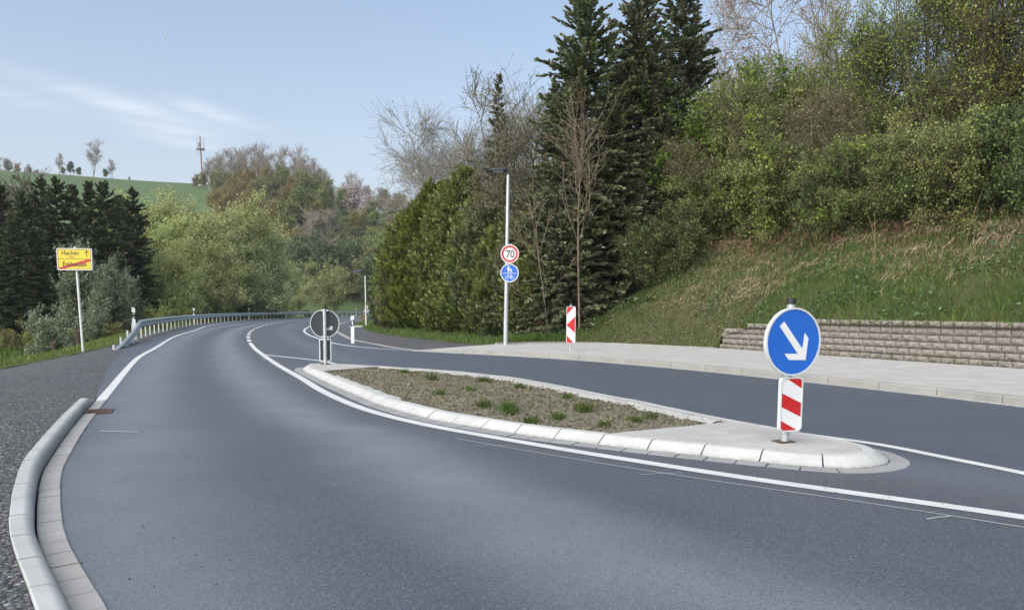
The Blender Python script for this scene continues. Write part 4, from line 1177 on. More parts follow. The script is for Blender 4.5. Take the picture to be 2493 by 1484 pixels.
for z in (): MB().tube([(lx*z, 0, z), (lx*z, 0, z+0.03)], 0.062, 16).build('strap', MT['galv'], th)

ang70 = face_to(0.02, -1)
zb = lz
S70 = (LP[0]+0.125, LP[1]-0.105)
th = thing('speed_limit_sign', 'round red ringed speed limit 70 sign fixed to the lamp pole', 'traffic sign', (S70[0], S70[1], zb+2.985), ang70)
ring_prism(m := MB(), circle(0, 0, 0.302, 48), circle(0, 0, 0.278, 48), -0.012, 0.022); m.build('rim', MT['white'], th)
m = MB(); m.prism(circle(0, 0, 0.280, 48), -0.004, 0.008); f70 = m.build('sign_face', MT['white_dull'], th)
ring_prism(m := MB(), circle(0, 0, 0.270, 48), circle(0, 0, 0.207, 48), -0.0075, -0.0042); m.build('red_ring', MT['red'], f70)
# digits drawn as narrow road-sign strokes
def stroke(mb, pts_, wd_, y0, y1):
    for (ax_, az_), (bx_, bz_) in zip(pts_[:-1], pts_[1:]):
        d_ = np.array([bx_-ax_, bz_-az_]); l_ = np.linalg.norm(d_); d_ /= l_; n_ = np.array([-d_[1], d_[0]])*wd_/2
        a_ = np.array([ax_, az_])-d_*wd_*0.12; c_ = np.array([bx_, bz_])+d_*wd_*0.12
        P = [tuple(a_-n_), tuple(c_-n_), tuple(c_+n_), tuple(a_+n_)]
        mb.prism(P, y0, y1)
m = MB(); stroke(m, [(-0.130, 0.10), (-0.010, 0.10), (-0.085, -0.118)], 0.032, -0.0085, -0.0062); m.prism([(-0.140, 0.072), (-0.124, 0.072), (-0.124, 0.114), (-0.140, 0.114)], -0.0088, -0.0064); m.build('digit', MT['black'], f70)
o_out = rrect(0.022, 0.145, -0.118, 0.116, 0.0595, 8); o_in = rrect(0.053, 0.114, -0.086, 0.084, 0.0295, 8)
ring_prism(m := MB(), o_out, o_in, -0.0085, -0.0062); m.build('digit', MT['black'], f70)
MB().box(-0.07, 0.07, 0.008, 0.03, -0.29, -0.26).build('bracket', MT['galv'], th); MB().box(-0.07, 0.07, 0.008, 0.03, 0.275, 0.315).build('bracket', MT['galv'], th)

th = thing('cycle_path_sign', 'round blue sign with white pedestrians over a bicycle, fixed below the 70 sign', 'traffic sign', (S70[0]-0.005, S70[1], zb+2.36), ang70)
ring_prism(m := MB(), circle(0, 0, 0.302, 48), circle(0, 0, 0.275, 48), -0.012, 0.022); m.build('rim', MT['white'], th)
m = MB(); m.prism(circle(0, 0, 0.277, 48), -0.004, 0.008); fb = m.build('sign_face', MT['blue'], th)
Y0, Y1 = -0.0085, -0.0042
m = MB(); m.prism([(-0.235, -0.016), (0.235, -0.016), (0.235, -0.001), (-0.235, -0.001)], Y0, Y1); m.build('dividing_bar', MT['white'], fb)
m = MB(); cx0 = -0.035
m.prism(circle(cx0, 0.228, 0.020, 16), Y0, Y1)
m.prism([(cx0-0.022, 0.11), (cx0-0.048, 0.085), (cx0+0.048, 0.085), (cx0+0.022, 0.135), (cx0+0.028, 0.195), (cx0-0.028, 0.195)], Y0, Y1)
m.prism([(cx0-0.020, 0.018), (cx0-0.002, 0.018), (cx0-0.002, 0.086), (cx0-0.022, 0.086)], Y0, Y1); m.prism([(cx0+0.004, 0.018), (cx0+0.021, 0.018), (cx0+0.022, 0.086), (cx0+0.004, 0.086)], Y0, Y1)
stroke(m, [(cx0-0.03, 0.188), (cx0-0.042, 0.115)], 0.013, Y0-0.0006, Y1); stroke(m, [(cx0+0.026, 0.188), (cx0+0.052, 0.125)], 0.013, Y0-0.0006, Y1)
m.build('woman_symbol', MT['white'], fb)
m = MB(); c2 = 0.048
m.prism(circle(c2, 0.132, 0.015, 14), Y0, Y1)
m.prism([(c2-0.016, 0.06), (c2+0.02, 0.06), (c2+0.022, 0.112), (c2-0.018, 0.112)], Y0, Y1)
m.prism([(c2-0.016, 0.016), (c2-0.003, 0.016), (c2-0.001, 0.061), (c2-0.017, 0.061)], Y0, Y1); m.prism([(c2+0.006, 0.016), (c2+0.02, 0.016), (c2+0.021, 0.061), (c2+0.005, 0.061)], Y0, Y1)
stroke(m, [(c2+0.018, 0.105), (c2+0.044, 0.068)], 0.010, Y0-0.0006, Y1); stroke(m, [(c2-0.016, 0.108), (c2-0.038, 0.122)], 0.010, Y0-0.0006, Y1)
m.build('child_symbol', MT['white'], fb)
m = MB()
for wx in (-0.088, 0.092): ring_prism(m, circle(wx, -0.155, 0.055, 28), circle(wx, -0.155, 0.043, 28), Y0, Y1)
for seg in ([(-0.088, -0.155), (-0.055, -0.075)], [(-0.052, -0.078), (0.055, -0.078)], [(-0.055, -0.08), (0.015, -0.155)], [(0.015, -0.155), (0.062, -0.06)], [(0.015, -0.155), (0.092, -0.155)], [(0.092, -0.155), (0.056, -0.08)], [(-0.055, -0.075), (-0.042, -0.046), (-0.022, -0.044)], [(0.042, -0.055), (0.082, -0.055)]):
    stroke(m, seg, 0.010, Y0-0.0004*random.random(), Y1)
m.build('bicycle_symbol', MT['white'], fb)
MB().box(-0.07, 0.07, 0.008, 0.03, -0.315, -0.275).build('bracket', MT['galv'], th)

# chevron panel on the pavement
CV = (1.63, 21.5); cz = 0.12
th = thing('chevron_panel', 'narrow upright red and white chevron panel pointing left, on a short pole in the pavement', 'traffic sign', (CV[0], CV[1], cz), face_to(0.0, -1))
pole(th, 1.28, 0.030, cap=True)
MB().box(-0.04, 0.09, -0.04, 0.06, 0, 0.018).build('base_plate', MT['galv'], th)
z0, z1, wd = 0.215, 1.235, 0.252
pl = striped_plate(th, z0, z1, wd, -0.055, None)
Hh = z1-z0
def cz_(t): return z1-t*Hh
for poly_ in ([(-wd/2, cz_(0.235)), (wd/2*0.86, cz_(-0.02)), (-wd/2, cz_(-0.02))],
              [(-wd/2, cz_(0.503)), (wd/2, cz_(0.735)), (wd/2, cz_(0.262))],
              [(-wd/2, cz_(1.02)), (wd/2*0.86, cz_(1.02)), (-wd/2, cz_(0.77))]):
    q = poly_clip_rr(poly_, wd, z0, z1); P = [tuple(p) for p in q]
    ar = sum(P[i][0]*P[(i+1) % len(P)][1]-P[(i+1) % len(P)][0]*P[i][1] for i in range(len(P)))
    if ar < 0: P = P[::-1]
    m = MB(); m.prism(P, -0.0615, -0.0592); m.build('red_chevron', MT['red'], pl)

# distant lamp on its concrete pad, tub beside the path
th = thing('street_lamp', 'distant slim street lamp at the left end of the hedge', 'street lamp', (-10.15, 53.6, 0.02), 0.0)
MB().tube([(0, 0, -0.2), (-0.03, 0, 3.55)], [0.06, 0.042], 10).build('pole', MT['galv_lt'], th)
lamp_head(th, -0.03, 3.55, 1.5)
pd = [(-11.25, 53.2), (-11.3, 55.2), (-11.0, 57.4), (-10.3, 58.5), (-8.9, 58.2), (-8.6, 56), (-8.95, 53.0), (-10.2, 52.6)]
m = MB(); n = len(pd); m.add([(x, y, 0.06) for x, y in pd]+[(x, y, -0.1) for x, y in pd], [list(range(n))[::-1]]+[[i, (i+1) % n, n+(i+1) % n, n+i] for i in range(n)])
o = m.build('concrete_pad', MT['paver'], None, kind='structure')
if o.data.polygons[0].normal.z < 0: o.data.flip_normals()
th = thing('planter_tub', 'brown tapered tub with a little greenery beside the path near the distant lamp', 'planter', (-13.95, 73.0, 0.0))
m = MB(); m.add([(x*0.24, y*0.24, 0) for x, y in ((-1,-1),(1,-1),(1,1),(-1,1))]+[(x*0.38, y*0.38, 0.6) for x, y in ((-1,-1),(1,-1),(1,1),(-1,1))]+[(x*0.34, y*0.34, 0.6) for x, y in ((-1,-1),(1,-1),(1,1),(-1,1))]+[(x*0.32, y*0.32, 0.5) for x, y in ((-1,-1),(1,-1),(1,1),(-1,1))],
      [[3,2,1,0]]+[[i, (i+1)%4, 4+(i+1)%4, 4+i] for i in range(4)]+[[4+i, 4+(i+1)%4, 8+(i+1)%4, 8+i] for i in range(4)]+[[8+i, 8+(i+1)%4, 12+(i+1)%4, 12+i] for i in range(4)]+[[12,13,14,15]]); m.build('tub', MT['tub'], th)

# ------------------------------------------------------------------ motorcyclist far down the road
MX, MY = ray(895, 760)[0]*131, 131.0
a_m = math.atan2(-0.5, -0.87)       # heading towards the camera
th = thing('motorcycle', 'pale motorcycle coming round the far bend behind the distant lamp post', 'motorcycle', (MX, MY, 0.0), a_m)
for x in (-0.70, 0.72):
    t_ = MB()
    V = []; F = []
    for i in range(24):
        A = 2*math.pi*i/24
        for j in range(6):
            B = 2*math.pi*j/6; rr_ = 0.26+0.055*math.cos(B); V.append((x+rr_*math.cos(A), 0.05*math.sin(B), 0.315+rr_*math.sin(A)))
    for i in range(24):
        for j in range(6): F.append([i*6+j, ((i+1) % 24)*6+j, ((i+1) % 24)*6+(j+1) % 6, i*6+(j+1) % 6])
    wh = t_.add(V, F, True).build('wheel', MT['black'], th)
    MB().tube([(x, -0.02, 0.315), (x, 0.02, 0.315)], 0.16, 16).build('rim', MT['galv'], wh)
m = MB(); m.tube([(0.70, 0, 0.32), (0.48, 0, 0.98)], 0.035, 8); m.build('fork', MT['galv'], th)
m = MB(); m.tube([(0.44, -0.34, 1.02), (0.50, 0, 1.0), (0.44, 0.34, 1.02)], 0.018, 8); m.build('handlebar', MT['black'], th)
m = MB(); m.tube([(0.62, 0, 0.80), (0.40, 0, 0.86), (0.05, 0, 0.82), (-0.15, 0, 0.72)], [0.10, 0.19, 0.17, 0.10], 12); m.build('fairing', MT['white_dull'], th)
m = MB(); m.tube([(0.40, 0, 0.48), (-0.30, 0, 0.46)], [0.19, 0.17], 10); m.build('engine', MT['black'], th)
m = MB(); m.tube([(0.0, 0, 0.78), (-0.45, 0, 0.80), (-0.85, 0, 0.92)], [0.13, 0.14, 0.08], 10); m.build('seat', MT['black'], th)
m = MB(); m.tube([(0.62, 0, 0.84), (0.68, 0, 0.84)], 0.09, 14); m.build('headlight', MT['glass'], th)
# rider: one skinned body
def skin_body(name, verts, edges, radii, root, mat, parent, sub_=2):
    me = bpy.data.meshes.new(name); me.from_pydata(verts, edges, []); o = bpy.data.objects.new(name, me); COL.objects.link(o)
    md = o.modifiers.new('skin', 'SKIN'); md.use_smooth_shade = True
    for i, r in enumerate(radii):
        me.skin_vertices[0].data[i].radius = (r, r) if isinstance(r, (int, float)) else r
        me.skin_vertices[0].data[i].use_root = (i == root)
    sb_ = o.modifiers.new('sub', 'SUBSURF'); sb_.levels = sb_.render_levels = sub_
    dg = bpy.context.evaluated_depsgraph_get(); dg.update()
    m2 = bpy.data.meshes.new_from_object(o.evaluated_get(dg)); m2.name = name
    bpy.data.objects.remove(o); bpy.data.meshes.remove(me)
    for p in m2.polygons: p.use_smooth = True
    m2.materials.clear()
    return link(name, m2, mat, parent)
rider = thing('person', 'rider in a white helmet and pale jacket sitting on the far motorcycle', 'person', (MX, MY, 0.0), a_m)
Vb = [(-0.25,0,0.90),(-0.18,0,1.12),(-0.05,0,1.34),(0.0,0,1.46),(0.05,0,1.60),
      (-0.03,0.19,1.38),(0.16,0.30,1.16),(0.42,0.31,1.05),(0.48,0.30,1.03),(-0.03,-0.19,1.38),(0.16,-0.30,1.16),(0.42,-0.31,1.05),(0.48,-0.30,1.03),
      (-0.20,0.12,0.86),(0.20,0.24,0.74),(-0.10,0.22,0.36),(0.08,0.23,0.30),(-0.20,-0.12,0.86),(0.20,-0.24,0.74),(-0.10,-0.22,0.36),(0.08,-0.23,0.30)]
Eb = [(0,1),(1,2),(2,3),(3,4),(2,5),(5,6),(6,7),(7,8),(2,9),(9,10),(10,11),(11,12),(0,13),(13,14),(14,15),(15,16),(0,17),(17,18),(18,19),(19,20)]
Rb = [0.17,0.15,0.17,0.07,0.09,0.085,0.065,0.05,0.045,0.085,0.065,0.05,0.045,0.11,0.085,0.06,0.05,0.11,0.085,0.06,0.05]
skin_body('body', Vb, Eb, Rb, 0, mat_plain('pale_riding_suit', (0.55, 0.54, 0.58), 0.8), rider)
m = MB(); V = []; F = []
for i in range(9):
    ph = math.pi*i/8
    for j in range(14):
        t = 2*math.pi*j/14; V.append((0.06+0.155*math.sin(ph)*math.cos(t), 0.135*math.sin(ph)*math.sin(t), 1.62+0.15*math.cos(ph)))
for i in range(8):
    for j in range(14): F.append([i*14+j, (i+1)*14+j, (i+1)*14+(j+1) % 14, i*14+(j+1) % 14])
hel = m.add(V, F, True).build('helmet', MT['white'], rider)
m = MB(); m.prism([(-0.09, 1.58), (0.09, 1.58), (0.10, 1.66), (-0.10, 1.66)], -0.225, -0.10); vz_ = m.build('visor', MT['black'], hel); vz_.rotation_euler = (0, 0, R_(90))

# ------------------------------------------------------------------ mast and hut on the hill
mz = float(hill(np.array([-150.0]), np.array([374.0]))[0])
mxp = (506-1246.5)/1873*372
mz = float(hill(np.array([mxp]), np.array([372.0]))[0])
th = thing('radio_mast', 'slender red-brown radio mast with antenna platform on the hilltop', 'mast', (mxp, 372.0, mz-0.3))
mh = 23.0
MB().tube([(0, 0, 0), (-0.55, 0, mh)], [0.36, 0.24], 12).build('pole', MT['mast'], th)
pz = mh-6.2
m = MB(); m.tube([(-0.45, 0, pz), (-0.45, 0, pz+0.28)], 2.1, 20); m.build('platform', MT['mast_grey'], th)
for x, zb_, zt_, rr_ in ((-1.85, pz+0.3, pz+6.2, 0.10), (1.25, pz+0.3, pz+6.0, 0.10), (-1.55, pz+0.4, pz+3.2, 0.34), (-0.95, pz+0.4, pz+3.2, 0.30), (1.15, pz+0.2, pz+2.6, 0.30)):
    MB().tube([(x, -0.3, zb_), (x, -0.3, zt_)], rr_, 8).build('antenna', MT['mast_grey'], th)
MB().tube([(-0.4, -0.3, pz+2.9), (1.3, -0.3, pz+2.9)], 0.12, 6).build('arm', MT['mast_grey'], th)
m = MB()
for z in (pz-0.8, pz-2.2): m.tube([(-2.3, 0, z), (1.3 if z > pz-1 else -0.4, 0, z)], 0.12, 6)
m.tube([(-2.3, 0, pz-2.4), (-2.3, 0, pz)], 0.12, 6); m.build('frame', MT['mast_grey'], th)
hx = (501-1246.5)/1873*364; hz = float(hill(np.array([hx]), np.array([364.0]))[0])
th = thing('hut', 'small brownish hut with a flat roof at the foot of the radio mast', 'hut', (hx, 364, hz-0.2))
hutm = mat_plain('hut_boards', (0.26, 0.18, 0.13), 0.9)
MB().box(-1.9, 1.9, -1.5, 1.5, 0, 3.2).build('wall', hutm, th)
MB().box(-2.2, 2.2, -1.8, 1.8, 3.2, 3.5).build('roof', mat_plain('hut_roof', (0.38, 0.30, 0.18), 0.9), th)
MB().box(-0.5, 0.4, -1.56, -1.5, 0.0, 2.0).build('door', MT['white_dull'], th)

# ------------------------------------------------------------------ contrail high in the sky
def sky_pt(px, py, dist):
    d = _f+_r*((px-1246.5)/1873)-_u*((py-935)/1873); d.normalize(); return d*dist+Vector((0, 0, CAM_H))
ctm = NB('ice_trail'); tr = ctm.n('ShaderNodeBsdfTransparent'); df = ctm.n('ShaderNodeBsdfTranslucent'); df.inputs[0].default_value = (0.95, 0.95, 0.95, 1)
mx = ctm.n('ShaderNodeMixShader'); mx.inputs[0].default_value = 0.22
ctm.t.links.new(tr.outputs[0], mx.inputs[1]); ctm.t.links.new(df.outputs[0], mx.inputs[2]); ctm.t.links.new(mx.outputs[0], ctm.out.inputs[0])
A = sky_pt(400, 104, 6000); B = sky_pt(411, 72, 6600)
m = MB(); m.tube([A, A.lerp(B, 0.3), A.lerp(B, 0.8), B], [6, 8, 5, 1.5], 8); o = m.build('contrail', ctm.m, None, label='short white aircraft trail high in the clear sky at the left', category='contrail')

# ================================================================== vegetation
def unit(v): return v/np.maximum(1e-9, np.linalg.norm(v, axis=-1, keepdims=True))
def perp(d, r):
    q = r.normal(size=d.shape); q = q-d*(q*d).sum(-1, keepdims=True); return unit(q)
def grow(P, R, n, t0, t1, ang, length, npts, up, wig, rat, r, tshape=1.0, wpar=None):
    """children polylines on parent polylines P (N,k,3), R (N,k)"""
    N, k = P.shape[:2]
    if wpar is None: wpar = np.linalg.norm(np.diff(P, axis=1), axis=2).sum(1)
    par = r.choice(N, size=n, p=wpar/wpar.sum())
    t = t0+(t1-t0)*r.random(n)**tshape
    x = t*(k-1); i = np.minimum(x.astype(int), k-2); f_ = (x-i)[:, None]
    st = P[par, i]*(1-f_)+P[par, i+1]*f_
    dr = unit(P[par, i+1]-P[par, i])
    rad = R[par, i]*(1-f_[:, 0])+R[par, i+1]*f_[:, 0]
    a = np.radians(r.uniform(ang[0], ang[1], n))[:, None]
    d = unit(dr*np.cos(a)+perp(dr, r)*np.sin(a))
    L = length(t, r)
    C = np.zeros((n, npts, 3)); C[:, 0] = st
    sl_ = L/(npts-1)
    for j in range(1, npts):
        d = unit(d+np.array([0, 0, up])/(npts-1)+r.normal(size=d.shape)*wig)
        C[:, j] = C[:, j-1]+d*sl_[:, None]
    r0 = rad*rat
    RR = r0[:, None]*np.linspace(1, 0.35, npts)[None]
    return C, RR
def tube_geo(P, R, k):
    N, n = P.shape[:2]
    T = np.gradient(P, axis=1); T = unit(T)
    ref = np.where(np.abs(T[..., 2:3]) > 0.9, np.array([1., 0, 0]), np.array([0, 0, 1.]))
    A = unit(np.cross(T, ref)); B = np.cross(T, A)
    th_ = 2*np.pi*np.arange(k)/k
    V = P[:, :, None]+(A[:, :, None]*np.cos(th_)[None, None, :, None]+B[:, :, None]*np.sin(th_)[None, None, :, None])*R[:, :, None, None]
    base = (np.arange(N)[:, None, None]*n+np.arange(n-1)[None, :, None])*k
    j = np.arange(k)[None, None]; j2 = (j+1) % k
    Q = np.stack([base+j, base+j2, base+k+j2, base+k+j], -1).reshape(-1, 4)
    return V.reshape(-1, 3), Q
def join(*parts):
    V = []; Q = []; o = 0
    for v, q in parts: V.append(v); Q.append(q+o); o += len(v)
    return np.concatenate(V), np.concatenate(Q)
def leaf_geo(pos, size, r, upb=0.6, asp=0.6, dirs=None, dspread=0.7, fold=0.12):
    n = len(pos)
    if dirs is None: d = unit(r.normal(size=(n, 3)))
    else: d = unit(dirs+r.normal(size=(n, 3))*dspread)
    nm = r.normal(size=(n, 3)); nm[:, 2] = np.abs(nm[:, 2])+upb; nm = unit(nm-d*(nm*d).sum(1, keepdims=True))
    s = np.cross(d, nm)
    L = size*r.uniform(0.65, 1.3, n); W = L*asp
    a = pos-d*(L*0.5)[:, None]; b_ = pos+d*(L*0.5)[:, None]
    m1 = pos+s*(W*0.5)[:, None]+nm*(L*fold)[:, None]; m2 = pos-s*(W*0.5)[:, None]+nm*(L*fold)[:, None]
    V = np.stack([a, m1, b_, m2], 1).reshape(-1, 3)
    return V, np.arange(4*n).reshape(n, 4)
def along(P, n, r, t0=0.15, jit=0.03, w_=None):
    N, k = P.shape[:2]
    par = r.choice(N, size=n, p=None if w_ is None else w_/w_.sum()); x = (t0+(1-t0)*r.random(n))*(k-1); i = np.minimum(x.astype(int), k-2); f_ = (x-i)[:, None]
    return P[par, i]*(1-f_)+P[par, i+1]*f_+r.normal(size=(n, 3))*jit, unit(P[par, i+1]-P[par, i])

def broadleaf(seed, H=10, stems=1, spread=0.4, base_len=None, n1=26, n2=160, n3=900, leaves=9000, lsize=0.16, crown0=0.25, tr=0.16, wood_tw=True, upb=0.5, l1=0.45, clump=0.10, twr=0.006, stem_ang=(8, 28), n1ang=(30, 65), up=0.35, asp=0.65, tw_len=1.0):
    r = np.random.default_rng(seed)
    P = np.zeros((stems, 8, 3)); d = np.zeros((stems, 3))
    az = r.uniform(0, 2*np.pi, stems); an = np.radians(r.uniform(*stem_ang, stems)) if stems > 1 else np.radians(r.uniform(0, 3, 1))
    d = np.stack([np.sin(an)*np.cos(az), np.sin(an)*np.sin(az), np.cos(an)], 1)
    P[:, 0] = np.stack([np.cos(az), np.sin(az), 0*az], 1)*(0.12*tr/0.16 if stems > 1 else 0); P[:, 0, 2] = -0.3
    Hs = H*(r.uniform(0.75, 1.0, stems) if stems > 1 else np.array([0.92]))
    for j in range(1, 8):
        d = unit(d+r.normal(size=d.shape)*0.05+np.array([0, 0, 0.05])); P[:, j] = P[:, j-1]+d*(Hs/7)[:, None]
    R = (tr*r.uniform(0.7, 1, stems))[:, None]*np.linspace(1, 0.12, 8)[None]
    P1, R1 = grow(P, R, n1, crown0, 0.97, n1ang, lambda t, r: H*l1*(1.08-0.75*t)*r.uniform(0.6, 1.1, len(t)), 7, up, 0.12, 0.6, r)
    P2, R2 = grow(P1, R1, n2, 0.15, 1.0, (25, 60), lambda t, r: H*0.17*(1.1-0.6*t)*r.uniform(0.5, 1.2, len(t)), 5, up*0.5, 0.16, 0.55, r)
    src = np.concatenate([P2.reshape(-1, 5, 3)])
    P3, R3 = grow(P2, R2, n3, 0.1, 1.0, (20, 60), lambda t, r: tw_len*H*0.07*r.uniform(0.5, 1.4, len(t)), 4, up*0.4, 0.2, 0.6, r)
    R1 = np.maximum(R1, twr*2.2); R2 = np.maximum(R2, twr*1.4); R3 = np.maximum(R3*0+twr, twr*0.8)
    tv, tq = join(tube_geo(P, R, 8), tube_geo(P1, R1, 5), tube_geo(P2, R2, 4))
    trunk = (tv, tq)
    parts = [tube_geo(P3, R3, 3)]
    rn = [np.full(len(parts[0][1]), -1.0)]
    if leaves:
        pos, dd = along(P3, leaves, r, 0.1, clump)
        lf = leaf_geo(pos, lsize, r, upb, asp, dd, 0.8)
    else: lf = None
    return trunk, parts[0], lf, r

def conifer(seed, H=13, R=2.6, nb=230, twigs=5200, bare_top=0.16, base=0.03, droop=0.25, tw=0.34, wdt=0.075, tr=0.17, prof_p=0.85, needles_per=2):
    r = np.random.default_rng(seed)
    P = np.zeros((1, 12, 3)); P[0, :, 2] = np.linspace(-0.3, H, 12); P[0, :, :2] += np.cumsum(r.normal(size=(12, 2))*0.015*H/12, 0)
    Rr = (tr*np.linspace(1, 0.06, 12))[None]
    nw = max(8, int(nb/7)); lev = base+(1-base)*np.linspace(0, 0.985, nw)+r.normal(size=nw)*0.004
    t = np.concatenate([np.repeat(lev, nb//nw), r.choice(lev, nb-nw*(nb//nw))])+r.normal(size=nb)*0.014; t = np.clip(t, base, 0.985)
    az = r.uniform(0, 2*np.pi, nb)
    L = R*np.maximum(0.07, (1-t)**prof_p)*r.uniform(0.5, 1.25, nb)+0.10
    el = np.radians(np.interp(t, [0, 0.5, 0.85, 1.0], [-10, 4, 26, 50])+r.normal(size=nb)*12)
    k = 6
    B = np.zeros((nb, k, 3)); B[:, 0, 2] = t*H
    x = t*11; i = np.minimum(x.astype(int), 10); B[:, 0, :2] = P[0, i, :2]
    d = np.stack([np.cos(el)*np.cos(az), np.cos(el)*np.sin(az), np.sin(el)], 1)
    for j in range(1, k):
        bend = -droop*(1-t)*(1 if j < 3 else -0.7)
        d = unit(d+np.stack([0*t, 0*t, bend*0.4], 1)+r.normal(size=d.shape)*0.06); B[:, j] = B[:, j-1]+d*(L/(k-1))[:, None]
    RB_ = (0.012+0.018*L/R)[:, None]*np.linspace(1, 0.3, k)[None]
    trunk = join(tube_geo(P, Rr, 8), tube_geo(B, RB_, 3))
    # twigs: side sprays in the branch plane, drooping a little
    par = r.choice(nb, size=twigs, p=L**0.65/(L**0.65).sum()); u_ = r.random(twigs)**0.75
    xx = (0.12+0.88*u_)*(k-1); i = np.minimum(xx.astype(int), k-2); f_ = (xx-i)[:, None]
    st = B[par, i]*(1-f_)+B[par, i+1]*f_; dr = unit(B[par, i+1]-B[par, i])
    side = unit(np.cross(dr, np.array([0, 0, 1.])))*np.where(r.random(twigs) < 0.5, -1, 1)[:, None]
    a = np.radians(r.uniform(18, 62, twigs))[:, None]
    td = unit(dr*np.cos(a)+side*np.sin(a)+np.stack([0*u_, 0*u_, r.normal(size=twigs)*0.22-0.10*(1-t[par])], 1))
    tl = (tw*(0.5+0.5*(1-u_))*r.uniform(0.6, 1.25, twigs))*np.interp(t[par], [0, 0.7, 1], [1.15, 0.9, 0.55])
    out = []
    # each twig: needle-clad spray = two crossing narrow blades
    for c in range(needles_per):
        nrm = r.normal(size=td.shape); nrm[:, 2] += 1.2 if c == 0 else 0; nrm = unit(nrm-td*(nrm*td).sum(1, keepdims=True)); s = np.cross(td, nrm)
        e = st+td*tl[:, None]; m = st+td*(tl*0.45)[:, None]
        wv = (wdt*r.uniform(0.7, 1.3, twigs))[:, None]
        V = np.stack([st, m+s*wv*0.5, e, m-s*wv*0.5], 1).reshape(-1, 3); out.append((V, np.arange(4*twigs).reshape(-1, 4)))
    # leader
    lead = P[:, -2:, :]; 
    cv, cq = join(*out)
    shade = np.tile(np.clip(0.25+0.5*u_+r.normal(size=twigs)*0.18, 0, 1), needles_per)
    return trunk, (cv, cq), shade, r

def thuja(seed, H=7, R=1.1, flames=420, per=34, size=0.22, wdt=0.085):
    r = np.random.default_rng(seed)
    P = np.zeros((2, 9, 3)); P[:, :, 2] = np.linspace(-0.3, H*0.93, 9); P[1, :, 0] += np.linspace(0, 0.35, 9); P[0, :, :2] += np.cumsum(r.normal(size=(9, 2))*0.03, 0)
    Rr = np.array([0.11, 0.07])[:, None]*np.linspace(1, 0.1, 9)[None]
    t = r.random(flames)**0.9; az = r.uniform(0, 2*np.pi, flames)
    prof = np.interp(t, [0, 0.06, 0.25, 0.55, 0.8, 0.93, 1.0], [0.72, 0.92, 1.0, 0.92, 0.66, 0.34, 0.05])
    lump = 1+0.16*np.sin(3*az+seed)*np.sin(5*t*3)+0.12*r.normal(size=flames)
    rad = R*prof*lump*(0.55+0.45*r.random(flames)**0.4)
    base = np.stack([np.cos(az)*rad, np.sin(az)*rad, t*H], 1)
    fl = r.uniform(0.35, 0.95, flames)*np.interp(t, [0, 1], [1.0, 0.8])
    outd = np.stack([np.cos(az), np.sin(az), 0*az], 1)
    fd = unit(outd*0.42+np.array([0, 0, 1.0])+r.normal(size=(flames, 3))*0.22)
    n = flames*per; f = np.repeat(np.arange(flames), per); q = r.random(n)
    side = unit(np.cross(fd, outd))[f]
    spread_ = (0.22*(1-q)+0.05)*r.normal(size=n)
    pos = base[f]+fd[f]*(fl[f]*q)[:, None]+side*spread_[:, None]+outd[f]*(0.07*r.normal(size=n))[:, None]
    dirs = unit(fd[f]+side*(np.sign(spread_)*0.55)[:, None]+outd[f]*0.35)
    V, Q = leaf_geo(pos, size, r, 0.0, wdt/size, dirs, 0.28, 0.03)
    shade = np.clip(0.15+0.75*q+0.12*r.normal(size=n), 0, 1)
    # inner brown branches seen between
    B, BR = grow(P, Rr, 130, 0.03, 0.9, (40, 75), lambda t_, r_: R*0.8*(1.1-t_)*r_.uniform(0.7, 1.1, len(t_)), 4, 0.6, 0.1, 0.3, r)
    return join(tube_geo(P, Rr, 6), tube_geo(B, np.maximum(BR, 0.008), 3)), (V, Q), shade, r

